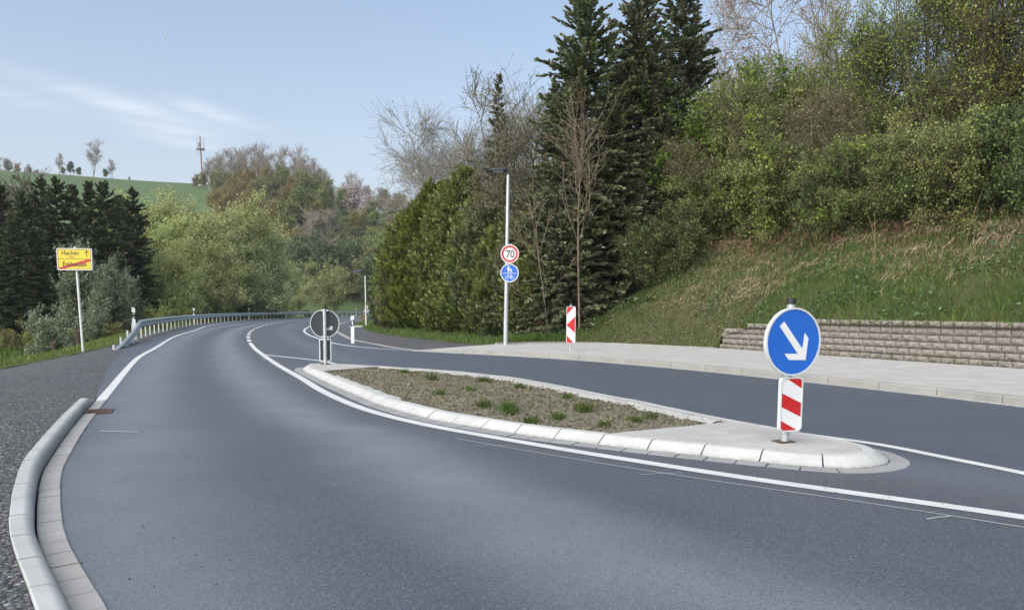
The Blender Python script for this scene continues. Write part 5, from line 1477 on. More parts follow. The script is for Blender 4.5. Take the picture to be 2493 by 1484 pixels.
BARK = {'grey': mat_bark('grey_bark', (0.07, 0.062, 0.052), (0.19, 0.17, 0.145)), 'brown': mat_bark('brown_bark', (0.045, 0.033, 0.024), (0.12, 0.09, 0.065)),
        'tan': mat_bark('tan_bark', (0.13, 0.10, 0.07), (0.26, 0.205, 0.145)), 'olive': mat_bark('olive_bark', (0.075, 0.068, 0.040), (0.16, 0.145, 0.09)), 'ash': mat_bark('ash_grey_twigs', (0.19, 0.175, 0.155), (0.34, 0.32, 0.29)), 'red': mat_bark('reddish_twigs', (0.095, 0.052, 0.042), (0.18, 0.11, 0.09)),
        'pale': mat_bark('pale_twigs', (0.24, 0.21, 0.18), (0.40, 0.36, 0.32)), 'pink': mat_bark('pinkish_twigs', (0.21, 0.18, 0.155), (0.36, 0.315, 0.275))}
LF = {
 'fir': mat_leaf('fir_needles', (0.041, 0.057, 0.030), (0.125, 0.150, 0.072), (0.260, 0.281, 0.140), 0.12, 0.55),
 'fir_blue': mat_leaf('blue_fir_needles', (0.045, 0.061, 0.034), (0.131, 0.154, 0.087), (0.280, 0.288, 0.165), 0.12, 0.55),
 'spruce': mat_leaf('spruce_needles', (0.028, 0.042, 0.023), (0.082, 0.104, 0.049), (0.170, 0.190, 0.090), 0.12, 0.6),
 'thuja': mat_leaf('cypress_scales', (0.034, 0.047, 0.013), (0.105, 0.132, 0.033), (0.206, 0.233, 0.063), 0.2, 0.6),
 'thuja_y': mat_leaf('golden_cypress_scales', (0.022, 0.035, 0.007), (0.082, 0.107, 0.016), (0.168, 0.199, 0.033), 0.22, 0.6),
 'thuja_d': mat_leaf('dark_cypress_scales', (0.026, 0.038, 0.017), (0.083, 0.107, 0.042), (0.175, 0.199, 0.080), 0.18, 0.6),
 'fresh': mat_leaf('fresh_spring_leaf', (0.125, 0.183, 0.041), (0.261, 0.344, 0.077), (0.491, 0.576, 0.160), 0.42),
 'maple': mat_leaf('maple_leaf', (0.076, 0.128, 0.021), (0.157, 0.233, 0.037), (0.277, 0.360, 0.060), 0.42),
 'beech': mat_leaf('hornbeam_leaf', (0.143, 0.173, 0.055), (0.275, 0.311, 0.103), (0.437, 0.455, 0.183), 0.38),
 'brownbud': mat_leaf('brown_budding_leaf', (0.150, 0.123, 0.066), (0.235, 0.197, 0.103), (0.285, 0.275, 0.122), 0.35),
 'darkbush': mat_leaf('undergrowth_leaf', (0.053, 0.084, 0.031), (0.131, 0.184, 0.064), (0.275, 0.341, 0.110), 0.3),
 'silver': mat_leaf('silvery_leaf', (0.143, 0.179, 0.113), (0.239, 0.284, 0.187), (0.389, 0.434, 0.299), 0.35),
 'willow': mat_leaf('willow_leaf', (0.256, 0.302, 0.112), (0.423, 0.480, 0.188), (0.646, 0.693, 0.300), 0.45),
 'willow_g': mat_leaf('grey_willow_leaf', (0.276, 0.332, 0.160), (0.452, 0.502, 0.243), (0.693, 0.705, 0.355), 0.45),
 'golden': mat_leaf('golden_brown_leaf', (0.190, 0.152, 0.053), (0.299, 0.238, 0.083), (0.408, 0.343, 0.131), 0.45),
 'wood_g': mat_leaf('woodland_green_leaf', (0.122, 0.171, 0.055), (0.216, 0.274, 0.088), (0.323, 0.378, 0.129), 0.45),
 'wood_d': mat_leaf('woodland_dark_leaf', (0.072, 0.113, 0.057), (0.129, 0.181, 0.084), (0.201, 0.250, 0.121), 0.4),
 'olive': mat_leaf('woodland_olive_leaf', (0.165, 0.170, 0.064), (0.251, 0.252, 0.100), (0.337, 0.340, 0.143), 0.45),
 'blossom': mat_leaf('pale_blossom', (0.42, 0.34, 0.33), (0.62, 0.54, 0.53), (0.76, 0.70, 0.69), 0.3),
 'pinkbud': mat_leaf('pinkish_buds', (0.25, 0.15, 0.13), (0.38, 0.25, 0.22), (0.45, 0.36, 0.30), 0.3),
 'catkin': mat_leaf('catkin', (0.187, 0.182, 0.127), (0.286, 0.275, 0.198), (0.396, 0.385, 0.286), 0.3),
 'bramble': mat_leaf('bramble_leaf', (0.034, 0.078, 0.034), (0.075, 0.153, 0.064), (0.160, 0.271, 0.112), 0.3),
 'deadfern': mat_leaf('dead_bracken', (0.122, 0.069, 0.037), (0.261, 0.156, 0.084), (0.434, 0.304, 0.183), 0.25),
 'straw': mat_leaf('dry_straw', (0.258, 0.181, 0.113), (0.454, 0.340, 0.227), (0.665, 0.536, 0.379), 0.25),
 'grass': mat_leaf('grass_blade', (0.050, 0.093, 0.020), (0.105, 0.174, 0.037), (0.198, 0.280, 0.066), 0.35),
 'verge': mat_leaf('verge_grass_blade', (0.085, 0.118, 0.026), (0.140, 0.180, 0.044), (0.22, 0.26, 0.080), 0.35),
 'dirtgrass': mat_leaf('dry_grass_blade', (0.116, 0.114, 0.061), (0.204, 0.190, 0.109), (0.299, 0.289, 0.175), 0.25),
 'tuft': mat_leaf('tuft_blade', (0.043, 0.078, 0.014), (0.076, 0.128, 0.024), (0.128, 0.178, 0.043), 0.35),
}
def rnd_for(q, r, base=None): return np.clip(r.random(len(q)) if base is None else base, 0, 1)

def set_multi(me, mats, idx):
    for m_ in mats: me.materials.append(m_)
    me.polygons.foreach_set('material_index', np.asarray(idx, np.int32))

def meshes_broad(key, bark, leafmat, twigmat=None, **k):
    trunk, tw, lf, r = broadleaf(**k)
    mt = npmesh(key+'_trunk', trunk[0], trunk[1], smooth=True); mt.materials.append(BARK[bark])
    if lf is not None:
        V, Q = join(tw, lf); rn = np.concatenate([np.full(len(tw[1]), 0.3), r.random(len(lf[1]))])
        idx = np.concatenate([np.zeros(len(tw[1])), np.ones(len(lf[1]))])
        mc = npmesh(key+'_crown', V, Q, rnd=rn); set_multi(mc, [BARK[twigmat or bark], LF[leafmat]], idx)
    else:
        mc = npmesh(key+'_crown', tw[0], tw[1], rnd=np.full(len(tw[1]), 0.3)); mc.materials.append(BARK[twigmat or bark])
    return mt, mc
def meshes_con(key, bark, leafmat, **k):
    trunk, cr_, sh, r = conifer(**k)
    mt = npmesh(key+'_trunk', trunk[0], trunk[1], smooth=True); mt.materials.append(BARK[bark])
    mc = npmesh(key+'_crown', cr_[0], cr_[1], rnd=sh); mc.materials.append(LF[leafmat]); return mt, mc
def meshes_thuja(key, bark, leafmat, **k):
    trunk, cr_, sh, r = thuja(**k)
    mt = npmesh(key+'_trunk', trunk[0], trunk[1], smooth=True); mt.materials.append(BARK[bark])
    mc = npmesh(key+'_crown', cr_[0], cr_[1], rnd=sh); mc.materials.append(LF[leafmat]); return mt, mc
def plant(name, meshes, label, cat, x, y, z=None, s=1.0, rz=None, group=None, sz=None, tilt=(0, 0)):
    if z is None: z = ground_z(x, y)
    th = thing(name, label, cat, (x, y, z-0.05), 0, group)
    th.rotation_euler = (tilt[0], tilt[1], random.uniform(0, 6.28) if rz is None else rz)
    th.scale = (s, s, sz or s)
    link('trunk' if cat == 'tree' else 'stems', meshes[0], None, th)
    link('crown' if cat == 'tree' else 'foliage', meshes[1], None, th)
    return th
def XY(px, D): return ray(px, 720)[0]*D, D
def zt_(py, D, px=1246.5): return 1.26+ray(px, py)[1]*D

def bank_hit(px, py):
    tx, tz = ray(px, py); Ds = np.arange(14, 45, 0.25); last = None
    for D in Ds:
        x = tx*D; g_ = ground_z(x, D)
        if g_ > CAM_H+tz*D: return x, D, g_
    return None
# ---- big firs on the bank
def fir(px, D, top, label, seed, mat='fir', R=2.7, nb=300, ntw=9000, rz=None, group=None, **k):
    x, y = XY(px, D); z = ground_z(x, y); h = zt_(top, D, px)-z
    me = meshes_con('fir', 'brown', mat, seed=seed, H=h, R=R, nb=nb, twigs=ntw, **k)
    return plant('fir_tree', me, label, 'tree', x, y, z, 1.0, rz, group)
fir(1420, 30.5, -6, 'tall dark fir behind the bare young tree, leftmost of the three tallest firs', 21, 'fir', 3.2, 520, 38000, prof_p=0.48, tw=0.42, wdt=0.085)
fir(1548, 32, -24, 'tall dark fir in the middle of the three tallest firs', 22, 'fir_blue', 3.0, 520, 36000, prof_p=0.48, tw=0.42, wdt=0.085)
fir(1648, 36, -60, 'tall blue-black fir, rightmost of the three tallest firs', 23, 'fir_blue', 3.2, 500, 36000, prof_p=0.48, tw=0.45, wdt=0.09)
fir(1478, 36, 45, 'thin fir spire showing between the two tall firs on the left', 24, 'fir', 1.9, 260, 10000, prof_p=0.7)
fir(1212, 39, 178, 'slim fir whose bare spire rises above the street lamp', 25, 'fir_blue', 1.6, 260, 10000, prof_p=0.9)
fir(1345, 35, 205, 'medium fir between the street lamp and the tallest firs', 26, 'fir', 2.2, 320, 17000, prof_p=0.8)
fir(1325, 31, 470, 'small fir with drooping boughs just right of the street lamp', 27, 'fir', 2.3, 300, 17000, prof_p=0.65)
fir(1372, 29, 520, 'low young fir leaning out over the grass behind the chevron panel', 30, 'fir_blue', 2.0, 240, 13000, prof_p=0.55)
fir(1585, 30.5, 330, 'half-height fir at the right foot of the tall fir group', 28, 'fir_blue', 2.4, 300, 17000, prof_p=0.6)
fir(1480, 30.0, 250, 'mid-height fir in front of the gap between the two left tall firs', 31, 'fir', 2.6, 340, 20000, prof_p=0.6)
fir(1385, 33.5, 150, 'fir standing half hidden at the left of the tall fir group', 32, 'fir', 2.4, 340, 20000, prof_p=0.6)
fir(1610, 33, 180, 'fir half hidden between the two right tall firs', 33, 'fir_blue', 2.4, 320, 18000, prof_p=0.6)
fir(1040, 56, 428, 'little dark fir peeping over the left part of the hedge', 29, 'fir', 1.9, 130, 2600, prof_p=0.9)

# ---- cypress hedge
hed = [(938,50.5,612,0.66,'thuja_d'),(958,48,600,0.8,'thuja'),(974,45.5,615,0.95,'thuja_d'),(1000,43,530,1.3,'thuja'),(1030,41.5,505,1.25,'thuja_y'),(1062,40,462,1.2,'thuja_y'),(1098,38.4,468,1.35,'thuja'),(1134,36.8,430,1.3,'thuja'),(1170,35.2,500,1.3,'thuja'),(1206,33.8,505,1.25,'thuja_d'),(1240,32.6,560,1.3,'thuja'),(1278,31.2,575,1.2,'thuja_d'),(1316,30,640,1.0,'thuja')]
names = ['leftmost, dark', 'second from the left, mid green', 'third from the left, low and dark', 'fourth from the left, tall and bushy', 'fifth from the left, yellowish', 'sixth from the left, yellowish and tall', 'seventh from the left, broad', 'eighth from the left, tallest', 'ninth from the left, just left of the lamp pole', 'tenth from the left, dark, close to the lamp pole', 'eleventh from the left, behind the two round signs', 'twelfth from the left, dark, right of the lamp pole', 'last on the right, low']
hm = {}
for i, (px, D, top, Rr, mt_) in enumerate(hed):
    x, y = XY(px, D); z = ground_z(x, y); h = zt_(top, D, px)-z
    key = (i % 5, mt_)
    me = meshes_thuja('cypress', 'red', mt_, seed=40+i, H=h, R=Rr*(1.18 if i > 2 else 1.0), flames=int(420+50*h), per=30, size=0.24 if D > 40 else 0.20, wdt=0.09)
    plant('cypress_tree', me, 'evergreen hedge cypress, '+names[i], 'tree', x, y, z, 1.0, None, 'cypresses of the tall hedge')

# ---- bare and budding trees between hedge and firs
def broad(name, px, D, top, label, bark, leafmat, cat='tree', group=None, z=None, rz=None, scale_to=True, **k):
    if isinstance(D, tuple):
        hh_ = bank_hit(D[0], D[1]) or bank_hit(D[0], D[1]+25) or bank_hit(D[0], D[1]+60)
        D = (hh_[1] if hh_ else 27)+(D[2] if len(D) > 2 else 0.3)
    x, y = XY(px, D); zz2 = ground_z(x, y) if z is None else z
    h = (zt_(top, D, px)-zz2)*1.07
    me = meshes_broad(name, bark, leafmat, H=h, **k)
    return plant(name, me, label, cat, x, y, zz2, 1.0, rz, group)
broad('bare_tree', 1150, 46, 262, 'pale bare tree with knobbly twigs reaching left above the hedge', 'ash', 'catkin', seed=61, stems=8, tr=0.12, n1=80, n2=800, n3=6500, leaves=4500, lsize=0.10, l1=0.28, stem_ang=(4, 30), twr=0.008, clump=0.03, tw_len=1.2, crown0=0.4)
broad('bare_tree', 1200, 43, 330, 'second pale bare tree just left of the slim fir spire', 'ash', 'catkin', seed=62, stems=4, tr=0.10, n1=40, n2=360, n3=2000, leaves=500, lsize=0.1, l1=0.32, twr=0.010, clump=0.03, crown0=0.2)
broad('willow_tree', 1235, 34.6, 265, 'grey-green catkin willow behind the top of the street lamp', 'olive', 'catkin', seed=63, stems=9, tr=0.08, n1=90, n2=640, n3=3200, leaves=15000, lsize=0.10, l1=0.30, stem_ang=(4, 20), up=0.8, twr=0.008, clump=0.05, crown0=0.2, asp=0.4)
broad('young_tree', 1412, 27.6, 225, 'bare tan young tree with upswept branches in front of the dark firs', 'tan', 'catkin', seed=71, stems=1, tr=0.055, n1=17, n2=80, n3=260, leaves=260, lsize=0.06, clump=0.01, l1=0.40, crown0=0.40, n1ang=(24, 55), up=0.6, twr=0.0055, tw_len=0.7)
broad('young_tree', 1345, 28.2, 420, 'low spreading bare sapling left of the upswept young tree', 'tan', 'catkin', seed=72, stems=2, tr=0.038, n1=13, n2=60, n3=190, leaves=160, lsize=0.06, clump=0.01, l1=0.5, crown0=0.25, n1ang=(35, 75), up=0.35, twr=0.005, tw_len=0.8)

# ---- broadleaved thicket on the bank
RW = [
 ('maple_tree', 1712, 31, 120, 'bright green leafy tree right beside the tall firs', 'brown', 'maple', dict(seed=81, stems=3, tr=0.12, n1=44, n2=360, n3=2000, leaves=15000, lsize=0.16, l1=0.34)),
 ('maple_tree', 1768, 32, 130, 'bright green tree with a ragged top above the brownish hornbeam', 'brown', 'maple', dict(seed=82, stems=3, tr=0.12, n1=44, n2=360, n3=2000, leaves=14000, lsize=0.16, l1=0.34)),
 ('hornbeam_tree', 1850, (1850, 560, 1.6), 150, 'broad dome-shaped hornbeam with brownish budding top', 'olive', 'beech', dict(seed=83, stems=9, tr=0.07, n1=80, n2=620, n3=4000, leaves=17000, lsize=0.085, l1=0.36, stem_ang=(6, 40), crown0=0.1, clump=0.07)),
 ('hazel_bush', 1815, (1840, 575), 300, 'light green hazel bush leaning out over the middle of the bank', 'olive', 'fresh', dict(seed=84, stems=12, tr=0.045, n1=90, n2=560, n3=2400, leaves=17000, lsize=0.12, l1=0.40, stem_ang=(12, 58), crown0=0.12, clump=0.06)),
 ('hornbeam_tree', 1745, (1730, 590), 290, 'brown-tinged budding bush at the foot of the bright green trees', 'olive', 'brownbud', dict(seed=85, stems=8, tr=0.06, n1=70, n2=520, n3=3400, leaves=9000, lsize=0.075, l1=0.36, stem_ang=(6, 36), crown0=0.1)),
 ('hornbeam_tree', 1990, (1990, 562), 205, 'pinkish-brown budding bush between the hornbeam and the tall thicket', 'olive', 'brownbud', dict(seed=86, stems=8, tr=0.06, n1=70, n2=560, n3=3600, leaves=10000, lsize=0.075, l1=0.36, stem_ang=(5, 32), crown0=0.1)),
 ('thicket_tree', 2055, 28, -40, 'tall many-stemmed green tree at the left end of the tall thicket', 'olive', 'fresh', dict(seed=87, stems=10, tr=0.09, n1=90, n2=620, n3=3400, leaves=19000, lsize=0.082, l1=0.26, stem_ang=(3, 20), crown0=0.15, up=0.6)),
 ('thicket_tree', 2260, 27, -150, 'tallest many-stemmed tree with thin upright stems against the sky', 'olive', 'fresh', dict(seed=88, stems=14, tr=0.10, n1=110, n2=680, n3=3600, leaves=17000, lsize=0.082, l1=0.26, stem_ang=(3, 22), crown0=0.2, up=0.6)),
 ('thicket_tree', 2420, 25, -160, 'tall thicket tree with dark leaning stems at the right edge', 'brown', 'fresh', dict(seed=89, stems=12, tr=0.10, n1=100, n2=640, n3=3400, leaves=15000, lsize=0.082, l1=0.26, stem_ang=(4, 26), crown0=0.2, up=0.6)),
 ('thicket_tree', 2560, 24, -100, 'half-hidden thicket tree leaning in from beyond the right edge', 'brown', 'beech', dict(seed=90, stems=9, tr=0.09, n1=80, n2=520, n3=2600, leaves=11000, lsize=0.10, l1=0.28, stem_ang=(4, 26), crown0=0.15, up=0.6)),
 ('hazel_bush', 2085, (2085, 562), 310, 'green hazel bush with flat leaf layers in the centre of the thicket', 'olive', 'fresh', dict(seed=91, stems=11, tr=0.045, n1=90, n2=560, n3=2400, leaves=12000, lsize=0.09, l1=0.42, stem_ang=(10, 55), crown0=0.12, clump=0.06)),
 ('hornbeam_tree', 2200, (2200, 552), 280, 'olive hornbeam bush under the tallest many-stemmed tree', 'olive', 'beech', dict(seed=92, stems=10, tr=0.05, n1=90, n2=600, n3=3200, leaves=15000, lsize=0.08, l1=0.42, stem_ang=(8, 50), crown0=0.1, clump=0.06)),
 ('hornbeam_tree', 2330, (2330, 528), 270, 'wide olive bush overhanging the reddish dead bracken', 'olive', 'beech', dict(seed=93, stems=10, tr=0.05, n1=90, n2=600, n3=3200, leaves=14000, lsize=0.08, l1=0.42, stem_ang=(8, 48), crown0=0.12, clump=0.06)),
 ('hornbeam_tree', 2470, (2470, 525), 230, 'dark green bush low at the right edge of the thicket', 'brown', 'darkbush', dict(seed=94, stems=10, tr=0.05, n1=90, n2=560, n3=2800, leaves=14000, lsize=0.085, l1=0.42, stem_ang=(8, 48), crown0=0.08, clump=0.06)),
 ('bud_tree', 1790, 43, 0, 'airy tree with pink buds against the sky behind the bright green trees', 'pink', 'pinkbud', dict(seed=95, stems=3, tr=0.09, n1=50, n2=360, n3=1600, leaves=2600, lsize=0.16, l1=0.26, crown0=0.3, up=0.8, twr=0.011, clump=0.06)),
 ('bare_tree', 1990, 44, -40, 'pale bare tree against the sky between the pink buds and the tall thicket', 'pale', 'catkin', dict(seed=96, stems=3, tr=0.16, n1=46, n2=420, n3=2400, leaves=2400, lsize=0.12, l1=0.36, crown0=0.25, stem_ang=(4, 24), twr=0.013, clump=0.05)),
]
for nm, px, D, top, lab, bark, lm, k in RW: broad(nm, px, D, top, lab, bark, lm, 'shrub' if 'bush' in nm else 'tree', None, **k)
# undergrowth bushes: one pair of shared meshes per kind, each bush its own thing
ub = [meshes_broad('undergrowth', 'brown', m_, seed=s_, H=3.4, stems=9, tr=0.035, n1=70, n2=420, n3=2200, leaves=19000, lsize=0.075, l1=0.42, stem_ang=(10, 55), crown0=0.05, clump=0.07) for m_, s_ in (('darkbush', 101), ('beech', 102), ('darkbush', 103), ('wood_g', 104))]
ORD = ['leftmost', 'second', 'third', 'fourth', 'fifth', 'sixth', 'seventh', 'eighth', 'ninth', 'tenth', 'eleventh', 'twelfth', 'thirteenth', 'fourteenth', 'fifteenth', 'sixteenth', 'seventeenth', 'eighteenth', 'nineteenth']
def nth(i): return ORD[i] if i == 0 else ORD[i]+' from the left'
und = [(1590,700,0,0.8),(1640,650,2,0.9),(1690,605,0,0.95),(1760,585,1,0.9),(1830,575,0,0.9),(1905,568,1,0.9),(1960,565,2,1.0),(2040,570,0,0.9),(2120,568,3,0.9),(2190,558,0,0.95),(2265,545,2,0.9),(2350,530,1,0.9),(2430,528,0,0.9),(2520,535,2,0.95),
       (1640,35,0,1.5),(1720,33,2,1.5),(1900,31,0,1.6),(1990,31,1,1.6),(2090,31,2,1.5),(2180,30.5,0,1.35),(2290,30.5,3,1.35),(2400,30,2,1.35),(2510,29,0,1.4),(2620,28,1,1.5)]
for i, (px, D, k_, s_) in enumerate(und):
    front = i < 14
    if front:
        hh_ = bank_hit(px, D) or bank_hit(px, D+25) or bank_hit(px, D+60); D = (hh_[1] if hh_ else 27)+0.3
    x, y = XY(px, D)
    plant('undergrowth_bush', ub[k_], nth(i)+' of the low bushes along the top of the bank' if front else 'shady bush deep behind the thicket on the bank', 'shrub', x, y, None, s_, None, 'bushes along the bank top' if front else 'bushes behind the thicket')

# ---- left side: spruces, willows, saplings
sp = [meshes_con('spruce', 'brown', 'spruce', seed=s_, H=13, R=2.7, nb=300, twigs=16000, tw=0.55, wdt=0.12, prof_p=0.5, droop=0.5) for s_ in (121, 122, 123)]
spr = [(-90,66,440,0),(-30,64,470,1),(15,70,452,2),(62,62,468,0),(112,68,440,1),(150,63,436,2),(188,70,452,0),(232,66,446,1),(262,64,445,2),(296,72,478,0),(330,70,462,1),(40,56,540,2),(-60,54,520,1),(90,58,560,0),(205,76,520,2)]
spr.sort()
for i, (px, D, top, k_) in enumerate(spr):
    x, y = XY(px, D); z = -1.05; h = zt_(top, D, px)-z
    th = plant('spruce_tree', sp[k_], nth(i)+' dark spruce in the dense stand behind the town sign', 'tree', x, y, z, h/13*0.98, None, 'spruces of the dark stand on the left', h/13)
ba = [meshes_broad('bare_spray', 'brown', 'catkin', seed=131, H=14, stems=3, tr=0.14, n1=46, n2=360, n3=1500, leaves=700, lsize=0.2, l1=0.34, twr=0.02)]
for px, D, top in ((105, 80, 462), (45, 84, 458)):
    x, y = XY(px, D); z = -1.05; plant('bare_tree', ba[0], 'bare dark tree top showing above the spruces at the left', 'tree', x, y, z, (zt_(top, D, px)-z)/13, None, 'bare trees above the spruces')
wl = [meshes_broad('willow', 'olive', m_, seed=s_, H=13, stems=4, tr=0.20, n1=64, n2=560, n3=2600, leaves=30000, lsize=0.25, l1=0.40, stem_ang=(6, 40), crown0=0.1, clump=0.20, twr=0.008, up=0.2, asp=0.5) for m_, s_ in (('willow', 141), ('willow_g', 142), ('willow', 143))]
wil = [(372,88,455,0,1.0,'tall yellow-green willow rising at the right end of the dark spruces'),(440,92,492,0,1.0,'rounded yellow-green willow with a flat top in the middle of the willow group'),(480,80,545,2,1.05,'front yellow-green willow with a bare crooked limb'),(395,75,575,2,0.85,'lower yellowish willow left of centre behind the guardrail'),
       (560,96,505,1,1.1,'large grey-green willow near the middle of the road bend'),(610,104,560,1,1.0,'broad grey-green willow right of the middle'),(655,114,600,1,1.0,'low grey-green willow at the right end of the group'),(705,130,650,1,0.9,'smallest grey-green willow beside the dark gap in the trees'),
       (520,100,470,0,0.9,'yellow-green willow top in front of the green field')]
for px, D, top, k_, f_, lab in wil:
    x, y = XY(px, D); z = -1.05; h = zt_(top, D, px)-z; plant('willow_tree', wl[k_], lab, 'tree', x, y, z, h/12.6*f_*1.0, None, 'willows behind the guardrail', h/12.6)
x, y = XY(815, 160); z = -1.0; h = zt_(640, 160)-z
plant('willow_tree', meshes_broad('round_willow', 'olive', 'willow', seed=144, H=h, stems=8, tr=0.12, n1=90, n2=620, n3=3200, leaves=12000, lsize=0.24, l1=0.46, stem_ang=(10, 55), crown0=0.15, clump=0.2, twr=0.016), 'rounded low willow standing alone at the far end of the road bend', 'tree', x, y, z, 1.0)
x, y = XY(885, 185); plant('willow_tree', wl[0], 'small leafy tree between the round willow and the hedge', 'tree', x, y, -1.0, 0.95)
# saplings by the sign
sg = [meshes_broad('sapling', 'olive', 'silver', seed=s_, H=8, stems=3, tr=0.06, n1=34, n2=260, n3=1300, leaves=8500, lsize=0.17, l1=0.20, stem_ang=(1, 8), crown0=0.22, up=0.9, clump=0.10, twr=0.008) for s_ in (151, 152)]
for px, D, top, k_, lab in ((205, 46, 570, 0, 'tall silvery green sapling directly behind the town sign'), (245, 44, 640, 1, 'silvery sapling just right of the town sign pole'), (285, 45, 655, 0, 'silvery sapling midway between town sign and guardrail'), (172, 46, 700, 1, 'short silvery sapling left of the town sign pole'), (318, 47, 665, 1, 'silvery sapling at the kink of the guardrail'), (225, 41, 735, 0, 'low silvery sapling in front of the taller ones')):
    x, y = XY(px, D); z = -1.0; plant('sapling', sg[k_], lab, 'tree', x, y, z, (zt_(top, D, px)-z)/7.7, None, 'silvery saplings behind the town sign')
lb = [meshes_broad('verge_bush', 'olive', m_, seed=s_, H=3, stems=9, tr=0.03, n1=60, n2=340, n3=1500, leaves=6500, lsize=0.13, l1=0.42, stem_ang=(10, 45), crown0=0.05, clump=0.1, twr=0.006) for m_, s_ in (('wood_g', 161), ('olive', 162), ('silver', 163))]
vb = [(130,36,745,2),(95,38,760,1),(300,48,745,0),(345,50,738,0),(395,56,742,0),(450,66,745,1),(510,78,748,0),(560,88,750,1),(620,102,748,0),(680,116,750,1),(20,40,790,1),(255,43,770,1),(745,140,745,1),(185,42,785,1),(425,66,715,0),(470,78,712,1),(530,88,720,0),(590,100,720,1),(650,114,722,0)]
vb.sort()
for i_, (px, D, top, k_) in enumerate(vb):
    x, y = XY(px, D); z = -1.05; plant('verge_bush', lb[k_], nth(i_)+' low scrubby bush in the row behind the verge and guardrail', 'shrub', x, y, z, max(0.5, (zt_(top, D, px)-z)/2.9), None, 'bushes behind the guardrail')
# pollard stumps
def stump(px, D, top, label):
    x, y = XY(px, D); z = -0.8; h = zt_(top, D, px)-z
    th = thing('pollard_stump', label, 'stump', (x, y, z))
    m = MB(); m.tube([(0, 0, -0.3), (0.06, 0, h*0.3), (-0.02, 0.03, h*0.6), (0.03, 0.02, h)], [0.12, 0.10, 0.13, 0.18], 9); m.build('stem', MT['stump'], th)
    m = MB(); m.tube([(0.06, 0.02, h*0.80), (-0.05, 0.02, h*0.92), (0.09, 0.02, h+0.05)], [0.12, 0.19, 0.09], 6); m.build('knob', MT['stump'], th)
stump(127, 32, 834, 'short brown pollard stump in the meadow left of the town sign')
stump(187, 32, 806, 'brown pollard stump just left of the foot of the town sign')
# brown shrubs near the far lamp and by the chevron
tw_ = meshes_broad('twig_bush', 'red', 'catkin', seed=171, H=2.6, stems=16, tr=0.022, n1=110, n2=420, n3=900, leaves=0, l1=0.3, stem_ang=(4, 26), crown0=0.15, up=0.8, twr=0.007)
x, y = XY(945, 44.5); plant('twig_bush', tw_, 'leafless reddish-brown shrub in front of the left part of the hedge', 'shrub', x, y, None, 1.05)
x, y = XY(1325, 28.8); plant('twig_bush', tw_, 'leafless brown shrub behind the grass just left of the chevron panel', 'shrub', x, y, None, 0.75)

# ---- woodland on the far hillside
wd = {}
def wv(key, bark, lm, **k): wd[key] = [meshes_broad('wood', bark, lm, seed=s_, **k) for s_ in (200+len(wd)*3, 201+len(wd)*3)]
wv('golden', 'brown', 'golden', H=12, tr=0.22, n1=40, n2=300, n3=1100, leaves=5200, lsize=0.42, l1=0.46, clump=0.35, twr=0.025)
wv('olive', 'brown', 'olive', H=12, tr=0.22, n1=40, n2=300, n3=1100, leaves=5200, lsize=0.42, l1=0.44, clump=0.35, twr=0.025)
wv('green', 'brown', 'wood_g', H=12, tr=0.2, n1=40, n2=300, n3=1000, leaves=5600, lsize=0.42, l1=0.42, clump=0.35, twr=0.025)
wv('dark', 'brown', 'wood_d', H=12, tr=0.2, n1=40, n2=300, n3=1000, leaves=5600, lsize=0.45, l1=0.40, clump=0.35, twr=0.025)
wv('bare', 'pink', 'brownbud', H=14, stems=2, stem_ang=(2, 14), tr=0.20, n1=30, n2=210, n3=900, leaves=260, lsize=0.22, l1=0.34, clump=0.2, twr=0.020, crown0=0.3, up=0.6)
wv('twig', 'pink', 'brownbud', H=10, stems=5, stem_ang=(3, 18), tr=0.12, n1=50, n2=360, n3=1900, leaves=1500, lsize=0.26, l1=0.30, clump=0.2, twr=0.026, up=0.8)
wv('blossom', 'brown', 'blossom', H=9, tr=0.2, n1=40, n2=300, n3=900, leaves=4200, lsize=0.34, l1=0.5, clump=0.3, twr=0.02)
WL = {'golden': 'golden-brown budding tree in the wood on the far hillside', 'olive': 'olive spring tree in the wood on the far hillside', 'green': 'fresh green tree in the wood on the far hillside', 'dark': 'dark green tree low in the wood on the far hillside', 'bare': 'tall bare tree standing along the hilltop against the sky', 'twig': 'leafless grey-brown tree on the wooded hillside', 'blossom': 'tree in whitish-pink blossom high on the wooded hillside'}
def wood(px, D, h, key, z=None, lab=None, cat='tree', grp=True):
    x, y = XY(px, D); z = float(hill(np.array([x]), np.array([y]))[0]) if z is None else z
    H0 = {'bare': 13.2, 'twig': 9.6, 'blossom': 9.3}.get(key, 12.3)
    plant('woodland_tree', random.choice(wd[key]), lab or WL[key], cat, x, y, z-0.3, h/H0*random.uniform(0.95, 1.2), None, (key+' trees of the hillside wood') if grp else None, h/H0)
rw_ = random.Random(5)
# crest row of bare trees
for px, D, h in ((520,338,15),(545,334,17),(575,330,18),(605,326,19),(632,322,18.5),(660,318,16),(690,312,18),(722,306,17),(752,300,17),(775,296,16),(800,292,13),(545,345,14),(590,340,17),(640,330,17)):
    wood(px, D, h, 'bare')
for px, D, h in ((850,282,13),(880,276,13),(905,270,12),(930,266,12),(955,262,11),(1000,252,12),(1040,246,12)):
    wood(px, D, h, 'bare')
for px, D, h in ((485,352,7),(505,346,8),(530,332,8),(700,306,9),(740,300,9),(790,292,8)): wood(px, D, h, 'olive')
wood(868, 266, 11.5, 'blossom', None, 'large tree in whitish-pink blossom high on the wooded hillside', 'tree', False)
wood(900, 262, 9.5, 'blossom', None, 'pale blossoming tree at the right of the large blossoming one', 'tree', False)
wood(834, 270, 10, 'blossom', None, 'smaller pale blossoming tree left of the big blossoming one', 'tree', False)
